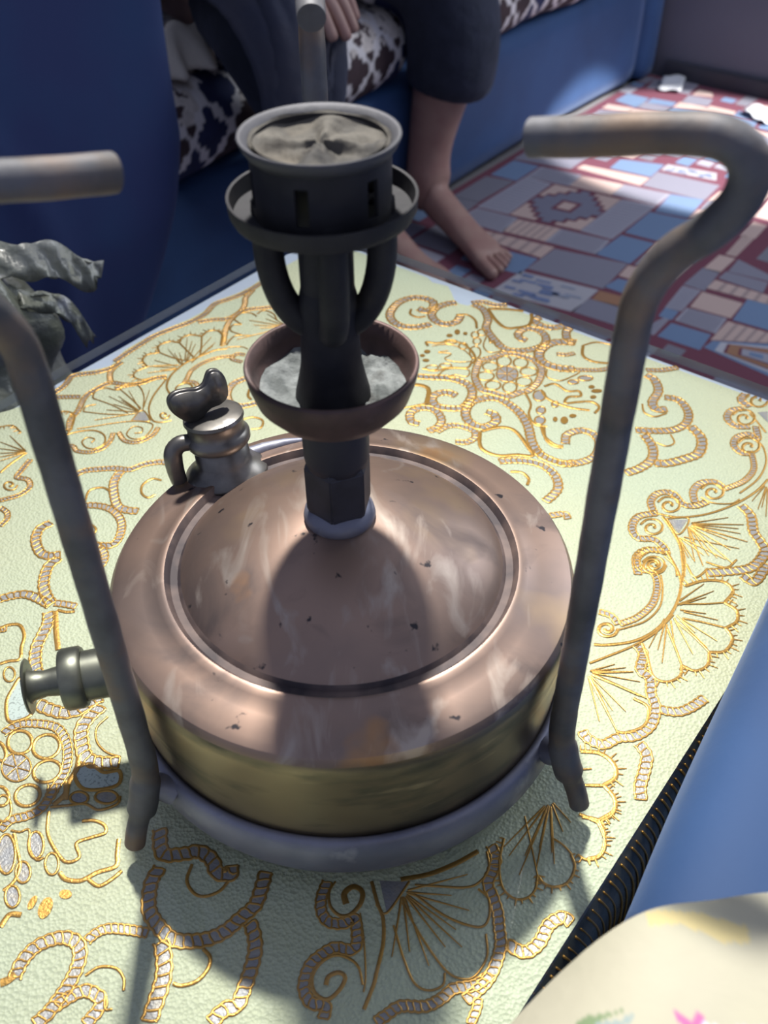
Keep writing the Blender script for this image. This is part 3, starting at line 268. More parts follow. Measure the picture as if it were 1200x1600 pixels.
GOLDS=[(0.6,0.6,[(1078,2786),(1109,2785),(1143,2784)]),(0.6,0.6,[(1075,2777),(1094,2750),(1114,2720)]),(0.6,0.6,[(1068,2774),(1064,2736),(1060,2695)]),(0.6,0.6,[(1062,2778),(1038,2751),(1011,2722)]),(0.6,0.6,[(1060,2786),(1029,2787),(995,2787)]),(0.6,0.6,[(1064,2794),(1045,2822),(1023,2852)]),(0.6,0.6,[(1070,2798),(1074,2836),(1079,2879)]),(0.6,0.6,[(1076,2794),(1101,2821),(1128,2850)]),(2.4,2.4,[(1011,3676),(1058,3510),(1121,3404),(1206,3402),(1308,3446),(1338,3597),(1270,3646),(1148,3673),(1012,3681)]),(1.7,1.7,[(757,3599),(843,3597),(899,3513),(902,3398)]),(1.7,1.7,[(413,3691),(405,3619),(459,3570),(521,3581)]),(2.2,2.2,[(821,2122),(810,1978),(845,1911),(924,1869),(1037,1875),(1138,1865),(1118,1955),(1063,2109),(1005,2162),(931,2163),(832,2127)]),(2.8,2.8,[(406,2672),(473,2651),(504,2592),(480,2433)]),(1.3,1.3,[(299,2399),(365,2407),(475,2442)]),(1.7,1.7,[(1248,2157),(1243,2037),(1285,1960),(1344,1943)]),(1.6,1.6,[(978,1709),(1048,1699),(1085,1637),(1068,1576)]),(1.7,1.7,[(522,3162),(512,3217),(589,3200),(698,3228),(789,3178),(846,3069),(856,2964),(818,2919)]),(0.8,0.8,[(552,3162),(647,3181),(729,3158),(805,3070),(833,2964),(727,2946),(637,2990),(687,3052),(595,3075),(666,3095)]),(0.9,0.9,[(965,3284),(932,3153),(969,3067),(1059,3090),(1024,3151),(1018,3217),(987,3195),(981,3262)]),(0.9,0.9,[(568,2767),(629,2846),(710,2864),(800,2842),(783,2762),(694,2784),(647,2755),(691,2744)]),(1.4,1.4,[(470,2869),(560,2837),(676,2875),(791,2873),(831,2944)]),(1.7,1.7,[(1311,2629),(1392,2657),(1465,2570),(1542,2568),(1546,2508),(1461,2498),(1429,2428),(1514,2438),(1612,2440),(1653,2376),(1610,2308)]),(1.7,1.7,[(1284,2586),(1313,2489),(1386,2417),(1476,2369),(1582,2343)]),(1.0,1.0,[(1359,2834),(1347,2745),(1426,2694),(1519,2742),(1586,2803),(1518,2831),(1442,2807)]),(1.4,1.4,[(1168,2564),(1193,2421),(1166,2306),(1193,2193),(1270,2169)]),(2.0,2.0,[(1667,3145),(1645,3011),(1709,2930),(1849,2901)]),(1.3,1.3,[(1667,3145),(1767,3185),(1866,3155),(1918,3112)]),(1.6,1.6,[(1230,2170),(1242,2061),(1297,1974),(1347,1958)]),(1.2,1.2,[(1951,2405),(1946,2313),(2003,2262),(2093,2298)]),(1.0,1.0,[(1956,1982),(2013,1945),(2071,1980),(2067,2066)]),(1.4,1.4,[(2364,2799),(2438,2747),(2553,2694)]),(1.2,1.6,[(2129,1521),(2183,1566),(2238,1562),(2261,1519),(2244,1465),(2203,1433),(2165,1437),(2150,1469),(2163,1504),(2190,1522),(2211,1516),(2214,1497),(2202,1485)]),(1.2,1.6,[(1837,1405),(1888,1449),(1942,1445),(1966,1403),(1952,1351),(1912,1320),(1875,1324),(1859,1354),(1871,1389),(1896,1406),(1917,1400),(1921,1382),(1910,1370)]),(1.2,1.5,[(1692,1210),(1742,1252),(1795,1249),(1819,1208),(1806,1159),(1768,1129),(1731,1133),(1715,1162),(1726,1195),(1751,1211),(1771,1206),(1775,1189),(1765,1177)]),(1.1,1.5,[(1640,901),(1688,939),(1738,936),(1762,899),(1749,853),(1713,826),(1678,830),(1663,857),(1672,887),(1696,902),(1716,897),(1720,881),(1710,870)]),(1.3,1.7,[(2529,2270),(2591,2324),(2650,2320),(2673,2267),(2651,2203),(2605,2165),(2563,2170),(2549,2207),(2565,2250),(2595,2271),(2618,2264),(2620,2242),(2607,2227)]),(1.3,1.7,[(2475,1964),(2534,2014),(2591,2011),(2614,1962),(2593,1902),(2548,1867),(2508,1871),(2494,1906),(2510,1946),(2539,1966),(2561,1959),(2563,1938),(2550,1924)]),(1.4,1.8,[(2675,2471),(2739,2527),(2800,2523),(2822,2468),(2799,2401),(2751,2361),(2708,2367),(2694,2406),(2712,2450),(2743,2473),(2766,2465),(2768,2442),(2754,2426)]),(1.2,1.2,[(1814,1303),(1933,1269),(2108,1294),(2301,1381),(2455,1490),(2563,1602)]),(0.9,0.9,[(2109,1444),(2169,1391),(2278,1385),(2337,1421)]),(1.6,1.6,[(1838,1276),(1864,1179),(1885,1042),(1871,911),(1847,784)]),(0.9,0.9,[(1776,945),(1815,864),(1808,785)]),(1.1,1.1,[(2649,2287),(2673,2185),(2694,2075)]),(1.0,1.0,[(2616,1991),(2630,1906),(2600,1763),(2502,1607),(2352,1476)]),(0.9,0.9,[(1858,1258),(1989,1255),(1898,1123),(1858,1258)]),(0.8,0.3,[(1993,1217),(2109,1238),(2225,1260)]),(0.8,0.3,[(1996,1207),(2127,1185),(2258,1163)]),(0.8,0.3,[(1996,1203),(2128,1161),(2258,1120)]),(0.7,0.3,[(1987,1189),(2076,1087),(2162,988)]),(0.7,0.3,[(1978,1182),(2025,1051),(2070,924)]),(0.7,0.3,[(1973,1184),(2001,1060),(2028,941)]),(0.7,0.3,[(1964,1179),(1950,1034),(1936,894)]),(0.8,0.3,[(1987,1197),(2078,1134),(2168,1071)]),(1.3,0.5,[(2000,1210),(2149,1204),(2297,1197)]),(1.3,0.5,[(1999,1196),(2140,1123),(2279,1052)]),(1.3,0.5,[(1986,1177),(2069,1022),(2148,874)]),(1.3,0.5,[(1968,1175),(1971,1015),(1974,861)]),(0.8,0.3,[(2525,1541),(2464,1471),(2405,1401)]),(0.8,0.3,[(2528,1526),(2473,1426),(2420,1328)]),(0.8,0.3,[(2534,1513),(2491,1387),(2449,1265)]),(0.8,0.3,[(2534,1530),(2491,1437),(2449,1346)]),(1.2,1.6,[(1769,872),(1734,822),(1682,806),(1645,830),(1641,874),(1669,912),(1707,922),(1732,903),(1732,873),(1713,851),(1691,848),(1681,861),(1688,873)]),(1.4,1.8,[(1411,407),(1384,369),(1343,358),(1312,375),(1308,409),(1328,437),(1359,445),(1380,431),(1381,408),(1366,391),(1349,389),(1340,399),(1345,408)]),(1.4,1.4,[(1796,986),(1824,811),(1809,694),(1730,534),(1605,397),(1475,324),(1333,301),(1265,305)]),(1.5,1.5,[(1890,1039),(1878,896),(1827,743)]),(0.9,0.9,[(1722,796),(1709,695),(1666,566),(1573,466),(1458,417),(1397,400)]),(1.1,1.1,[(1722,502),(1602,381),(1469,294),(1319,224),(1222,182)]),(1.6,1.6,[(1837,710),(1950,750),(2057,739),(2089,669),(2021,585)]),(1.5,1.5,[(2021,585),(2069,528),(2049,451),(1979,406)]),(1.5,1.5,[(1979,406),(1993,330),(1931,250),(1850,244)]),(1.4,1.4,[(1850,244),(1817,159),(1747,125),(1688,161)]),(1.3,1.3,[(1688,161),(1661,92),(1587,58),(1528,94),(1524,206),(1517,308)]),(0.9,0.9,[(1794,580),(1906,578),(2021,585)]),(1.0,1.0,[(1764,478),(1873,446),(1979,406)]),(1.0,1.0,[(1723,456),(1792,356),(1850,244)]),(1.0,1.0,[(1668,418),(1682,276),(1688,161)]),(1.0,0.4,[(1791,586),(1887,628),(1984,671)]),(1.0,0.4,[(1775,573),(1853,599),(1931,626)]),(0.9,0.4,[(1767,537),(1834,522),(1900,507)]),(0.9,0.4,[(1783,523),(1868,491),(1952,460)]),(1.0,0.4,[(1779,601),(1860,662),(1944,725)]),(1.0,0.4,[(1761,573),(1822,600),(1883,627)]),(0.9,0.3,[(1752,465),(1799,368),(1846,274)]),(0.9,0.3,[(1726,451),(1744,339),(1762,231)]),(0.9,0.3,[(1700,461),(1689,360),(1678,262)]),(0.9,0.3,[(1673,434),(1631,303),(1591,177)]),(0.9,0.3,[(1672,461),(1629,361),(1588,263)]),(0.9,0.3,[(1740,497),(1775,437),(1809,378)]),(0.9,0.3,[(1722,479),(1735,398),(1749,319)]),(0.7,0.3,[(1656,455),(1600,366),(1545,278)]),(0.7,0.3,[(1668,474),(1624,405),(1581,337)]),(0.7,0.3,[(1768,467),(1839,391),(1909,317)]),(0.9,0.3,[(1216,131),(1282,152),(1349,173)]),(0.9,0.3,[(1221,129),(1311,140),(1401,151)]),(0.9,0.3,[(1227,120),(1341,90),(1455,60)]),(0.9,0.3,[(1225,111),(1329,41),(1432,-27)]),(0.9,0.3,[(1216,101),(1284,-10),(1349,-118)]),(0.9,0.3,[(1210,102),(1248,-6),(1286,-111)]),(0.9,0.3,[(1202,95),(1206,-42),(1210,-174)]),(1.8,0.7,[(1225,126),(1329,124),(1434,123)]),(1.8,0.7,[(1228,109),(1349,33),(1467,-41)]),(1.7,0.6,[(1210,89),(1248,-75),(1284,-232)]),(1.3,1.3,[(1402,-40),(1461,-94),(1426,-196),(1330,-239),(1279,-232)]),(1.8,1.8,[(1093,-339),(1184,-353),(1237,-413),(1230,-483),(1170,-522)]),(1.6,1.6,[(1170,-522),(1205,-584),(1193,-650),(1119,-697)]),(1.3,1.3,[(1119,-697),(1129,-777),(1096,-858),(1036,-878)]),(1.2,1.2,[(1055,-520),(1115,-521),(1170,-522)]),(1.6,1.6,[(1044,-678),(1082,-686),(1119,-697)]),(0.8,0.8,[(1057,-440),(1098,-437),(1129,-435)]),(1.1,1.1,[(1884,879),(1908,776),(1998,842)]),(1.1,1.1,[(1999,894),(2099,849),(2177,909)]),(0.8,0.3,[(1894,1090),(1916,991),(1937,895)]),(0.8,0.3,[(1900,1095),(1951,1020),(2000,947)]),(0.8,0.3,[(1912,1091),(2015,999),(2115,910)]),(0.8,0.3,[(1922,1100),(2069,1048),(2215,997)]),(0.8,0.3,[(1891,1093),(1900,1011),(1909,931)]),(1.1,1.1,[(-625,3549),(-657,3644),(-736,3698),(-788,3647)]),(1.1,1.1,[(-785,3611),(-833,3660),(-907,3662),(-955,3580),(-891,3497)]),(1.1,1.1,[(-891,3497),(-957,3487),(-964,3407),(-876,3348)]),(1.0,1.0,[(-790,3335),(-911,3338),(-953,3283),(-974,3207)]),(1.0,0.4,[(-563,3464),(-702,3509),(-841,3554)]),(1.0,0.4,[(-559,3457),(-678,3470),(-798,3483)]),(1.0,0.4,[(-554,3452),(-649,3444),(-745,3436)]),(1.0,0.4,[(-550,3473),(-628,3558),(-707,3645)]),(1.0,0.4,[(-551,3466),(-632,3520),(-713,3574)]),(1.0,0.4,[(-538,3472),(-560,3556),(-582,3642)]),(1.0,0.4,[(-571,3436),(-739,3359),(-905,3282)]),(1.5,1.5,[(-1015,3197),(-1016,3329),(-1064,3409),(-1136,3404),(-1175,3333)]),(1.4,1.4,[(-1175,3333),(-1263,3357),(-1318,3318),(-1331,3248)]),(1.4,1.4,[(-1331,3248),(-1406,3267),(-1480,3207),(-1460,3120)]),(1.4,1.4,[(-1460,3120),(-1543,3090),(-1565,3017),(-1515,2933)]),(1.1,1.1,[(-1515,2933),(-1585,2873),(-1591,2813),(-1533,2772),(-1456,2790)]),(1.1,1.1,[(-1175,3333),(-1160,3200),(-1152,3071)]),(1.1,1.1,[(-1331,3248),(-1256,3137),(-1197,3051)]),(1.1,1.1,[(-1460,3120),(-1361,3055),(-1261,3010)]),(1.0,1.0,[(-1527,2933),(-1402,2947),(-1287,2949)]),(0.8,0.3,[(-1211,3007),(-1157,3161),(-1101,3320)]),(0.8,0.3,[(-1201,2988),(-1132,3113),(-1062,3242)]),(0.8,0.3,[(-1204,2978),(-1140,3087),(-1074,3198)]),(0.8,0.3,[(-1254,3005),(-1267,3156),(-1281,3313)]),(0.8,0.3,[(-1244,2994),(-1241,3129),(-1238,3267)]),(0.8,0.3,[(-1237,2984),(-1223,3102),(-1208,3223)]),(0.8,0.3,[(-1284,2969),(-1342,3065),(-1401,3162)]),(0.7,0.3,[(-1270,2956),(-1308,3031),(-1346,3107)]),(0.8,0.3,[(-1262,2958),(-1287,3037),(-1312,3117)]),(0.7,0.3,[(-1303,2934),(-1390,2974),(-1477,3015)]),(0.7,0.3,[(-1301,2913),(-1385,2923),(-1469,2932)]),(0.7,0.3,[(-1310,2893),(-1406,2872),(-1501,2851)]),(0.7,0.3,[(-1288,2903),(-1352,2896),(-1416,2890)]),(1.6,1.1,[(-963,3163),(-1055,3137),(-1162,3054),(-1254,2964),(-1325,2823),(-1336,2689),(-1294,2592),(-1230,2567),(-1169,2608),(-1157,2685),(-1207,2721),(-1259,2687),(-1263,2639),(-1206,2632)]),(0.8,0.8,[(-965,3178),(-859,3182),(-808,3149)]),(1.6,1.6,[(-748,2638),(-752,2561),(-725,2513)]),(1.3,1.3,[(-768,2285),(-695,2311),(-627,2274),(-631,2194),(-693,2178)]),(0.8,0.8,[(-1510,2286),(-1475,2390),(-1437,2389),(-1386,2284),(-1445,2281),(-1510,2286)]),(0.9,0.9,[(-1858,2398),(-1854,2453),(-1788,2479)]),(1.0,1.0,[(-1800,2536),(-1829,2565),(-1823,2641),(-1762,2673),(-1690,2648),(-1647,2657)]),(0.9,0.9,[(-1662,2676),(-1613,2714),(-1543,2703),(-1497,2634)]),(0.8,0.8,[(-1658,2657),(-1558,2540),(-1471,2427)]),(0.8,0.8,[(-1506,2654),(-1472,2557),(-1458,2445)]),(0.8,0.8,[(-1858,2398),(-1710,2368),(-1556,2355)]),(0.8,0.8,[(-1813,2546),(-1676,2468),(-1548,2373)]),(0.7,0.3,[(-1488,2403),(-1603,2487),(-1719,2572)]),(0.7,0.3,[(-1482,2392),(-1574,2434),(-1667,2477)]),(0.7,0.3,[(-1480,2403),(-1565,2486),(-1652,2571)]),(0.7,0.3,[(-1473,2411),(-1532,2522),(-1592,2636)]),(0.7,0.3,[(-1456,2411),(-1452,2526),(-1448,2643)]),(0.7,0.3,[(-1487,2385),(-1595,2399),(-1703,2413)]),(0.7,0.3,[(-1494,2370),(-1628,2333),(-1760,2297)]),(0.7,0.3,[(-1477,2397),(-1548,2460),(-1621,2523)]),(1.1,1.1,[(-1352,2778),(-1409,2575),(-1416,2426),(-1373,2298),(-1313,2266),(-1241,2286)]),(1.0,1.3,[(-1262,2346),(-1271,2314),(-1297,2307),(-1319,2326),(-1325,2354),(-1314,2370),(-1297,2368),(-1288,2354),(-1289,2341),(-1297,2341)]),(1.3,0.8,[(-1988,2106),(-1889,2155),(-1810,2183),(-1725,2181),(-1658,2128),(-1643,2043),(-1685,1994),(-1749,2003),(-1792,2063),(-1767,2110),(-1716,2092),(-1729,2053)]),(0.8,0.8,[(-1858,2205),(-1736,2234),(-1603,2267),(-1477,2282),(-1377,2259),(-1355,2209),(-1393,2106),(-1463,2090),(-1515,2143),(-1487,2220),(-1427,2210),(-1418,2158),(-1464,2150)]),(1.1,1.1,[(-2067,2276),(-2055,2357),(-1990,2404),(-1913,2363),(-1895,2237),(-1909,2151)]),(0.7,0.3,[(-2020,2122),(-2005,2215),(-1990,2310)]),(0.7,0.3,[(-2023,2118),(-2018,2196),(-2013,2275)]),(0.7,0.3,[(-2013,2111),(-1967,2157),(-1921,2203)]),(1.4,1.4,[(-2241,1759),(-2203,1840),(-2127,1956)]),(1.0,1.3,[(-2097,1635),(-2105,1598),(-2135,1589),(-2168,1609),(-2182,1642),(-2172,1665),(-2150,1666),(-2131,1650),(-2128,1631),(-2137,1623),(-2146,1630)]),(1.0,0.4,[(-2140,1971),(-2235,2022),(-2331,2073)]),(1.0,0.4,[(-2139,1968),(-2225,1985),(-2311,2003)]),(1.0,0.4,[(-2138,1965),(-2217,1959),(-2297,1953)]),(1.0,0.4,[(-2137,1974),(-2212,2057),(-2287,2141)]),(1.0,0.4,[(-2137,1963),(-2212,1939),(-2286,1915)]),(1.0,0.4,[(-2137,1961),(-2206,1917),(-2274,1874)]),(1.0,1.0,[(-2379,2238),(-2296,2249),(-2222,2174)]),(1.3,1.3,[(-1643,1477),(-1636,1578),(-1562,1603),(-1504,1564)]),(1.3,1.3,[(-1205,1665),(-1268,1681),(-1317,1621),(-1308,1545),(-1262,1503),(-1222,1529)]),(1.3,1.3,[(-1624,1263),(-1557,1262),(-1520,1220),(-1538,1172)]),(2.5,2.5,[(-1604,581),(-1563,432),(-1523,312)]),(1.5,1.5,[(-1595,591),(-1545,575),(-1497,579)]),(1.6,1.6,[(-1870,468),(-1824,490),(-1770,484),(-1728,415),(-1720,330),(-1708,255),(-1762,242),(-1801,225)]),(0.6,0.6,[(-1542,-393),(-1511,-402),(-1481,-412)]),(0.6,0.6,[(-1545,-398),(-1531,-427),(-1515,-460)]),(0.6,0.6,[(-1552,-395),(-1568,-416),(-1583,-438)]),(0.6,0.6,[(-1556,-388),(-1586,-379),(-1618,-368)]),(0.6,0.6,[(-1552,-383),(-1567,-353),(-1583,-320)]),(0.6,0.6,[(-1545,-385),(-1529,-365),(-1514,-342)]),(0.9,0.9,[(-1178,-109),(-1219,-174),(-1202,-253),(-1144,-313),(-1072,-340)]),(2.2,2.2,[(-1269,-330),(-1265,-406),(-1286,-479),(-1279,-565)]),(1.3,1.3,[(-1340,-621),(-1322,-717),(-1278,-790),(-1208,-861),(-1153,-841),(-1181,-777),(-1121,-749),(-1065,-728),(-1076,-691),(-1125,-668),(-1179,-669)]),(0.9,0.9,[(-1485,-711),(-1442,-719),(-1405,-709),(-1379,-796),(-1334,-852),(-1305,-839)]),(1.3,1.3,[(-1467,-726),(-1433,-802),(-1399,-879),(-1406,-947),(-1440,-987)]),(1.7,1.7,[(-1222,-909),(-1189,-940),(-1123,-947),(-1060,-911),(-987,-884),(-992,-829),(-999,-758)]),(1.4,1.4,[(-1091,-944),(-1040,-972),(-989,-939),(-957,-905)]),(1.1,1.1,[(-1338,-598),(-1258,-591),(-1184,-585),(-1116,-616),(-1039,-587),(-1033,-548)]),(2.1,2.1,[(-1301,-466),(-1286,-529),(-1327,-590)]),(1.9,1.9,[(-1408,-1141),(-1385,-1091),(-1335,-1092)]),(2.7,2.7,[(-1344,-1364),(-1318,-1353),(-1294,-1330)]),(1.0,1.0,[(-1017,-1339),(-970,-1307),(-902,-1312),(-863,-1352),(-855,-1398)]),(0.8,0.8,[(-925,-1409),(-913,-1465),(-884,-1465)]),(1.2,1.2,[(-660,-880),(-672,-952),(-635,-1008),(-587,-1023),(-529,-1002),(-497,-961)]),(1.3,1.3,[(-565,-1241),(-534,-1273),(-536,-1317),(-574,-1365),(-634,-1382),(-666,-1373)]),(2.3,0.7,[(5,-1064),(-4,-1019),(33,-989),(71,-1012),(63,-1065),(20,-1109),(-23,-1110),(-61,-1071),(-67,-1010),(-42,-965)]),(1.6,0.8,[(-68,-1387),(-58,-1354),(-17,-1339),(7,-1361),(-16,-1407),(-62,-1440),(-111,-1413),(-122,-1353),(-88,-1299),(-33,-1272),(23,-1287),(59,-1321),(76,-1388)]),(1.3,1.3,[(110,-967),(136,-1066),(157,-1125),(157,-1226),(128,-1349),(118,-1389),(81,-1479)]),(0.6,0.6,[(63,-1102),(79,-1211),(87,-1349),(80,-1415)]),(0.9,0.9,[(270,-969),(172,-1103),(129,-1066)]),(1.8,1.8,[(233,-960),(353,-938),(468,-893),(570,-837)]),(0.9,0.9,[(608,-838),(609,-918),(559,-980),(498,-998),(395,-992),(292,-984)]),(0.9,0.9,[(557,-1005),(597,-1049),(590,-1131),(544,-1166),(417,-1121),(276,-1015)]),(0.8,0.8,[(573,-1195),(569,-1286),(514,-1360),(459,-1368),(399,-1332),(313,-1206),(238,-1060)]),(0.8,0.8,[(398,-1346),(388,-1392),(333,-1411),(279,-1384),(240,-1296),(200,-1155)]),(0.9,0.4,[(261,-1008),(388,-975),(517,-941)]),(0.9,0.4,[(256,-1016),(350,-1024),(444,-1032)]),(0.9,0.4,[(261,-1021),(388,-1059),(513,-1097)]),(0.9,0.3,[(257,-1028),(357,-1103),(454,-1176)]),(0.9,0.3,[(259,-1034),(368,-1143),(474,-1247)]),(0.9,0.3,[(253,-1034),(331,-1142),(407,-1246)]),(0.9,0.3,[(247,-1040),(293,-1183),(337,-1318)]),(0.9,0.3,[(241,-1035),(252,-1151),(262,-1262)]),(0.9,0.3,[(235,-1037),(213,-1162),(191,-1282)]),(0.9,0.3,[(889,-629),(793,-747),(700,-861)]),(0.9,0.3,[(893,-640),(812,-798),(735,-948)]),(0.9,0.3,[(897,-629),(832,-748),(769,-862)]),(0.9,0.3,[(887,-623),(784,-721),(684,-817)]),(0.9,0.3,[(913,-634),(902,-770),(891,-900)]),(0.9,0.3,[(912,-627),(900,-740),(888,-849)]),(0.9,0.3,[(906,-624),(870,-727),(836,-826)]),(0.9,0.3,[(925,-609),(959,-658),(992,-707)]),(0.9,0.3,[(920,-615),(935,-684),(950,-752)]),(0.9,0.3,[(902,-620),(853,-709),(805,-796)]),(0.9,0.3,[(902,-637),(854,-786),(809,-928)]),(0.9,0.9,[(688,-779),(656,-897),(659,-997),(701,-1047),(754,-1048),(795,-1012),(813,-949)]),(1.1,1.1,[(813,-949),(836,-985),(880,-1001),(937,-981),(976,-916),(969,-857)]),(1.1,1.1,[(997,-858),(1034,-882),(1092,-868),(1125,-815),(1122,-755),(1112,-712)]),(1.2,1.2,[(1128,-701),(1183,-670),(1209,-599),(1173,-525)]),(1.4,1.4,[(1034,-665),(1074,-685),(1112,-708)]),(0.8,0.8,[(904,-782),(942,-813),(976,-861)]),(0.6,0.6,[(791,-673),(803,-811),(813,-949)]),(1.2,1.2,[(1057,-520),(1115,-523),(1173,-525)])]
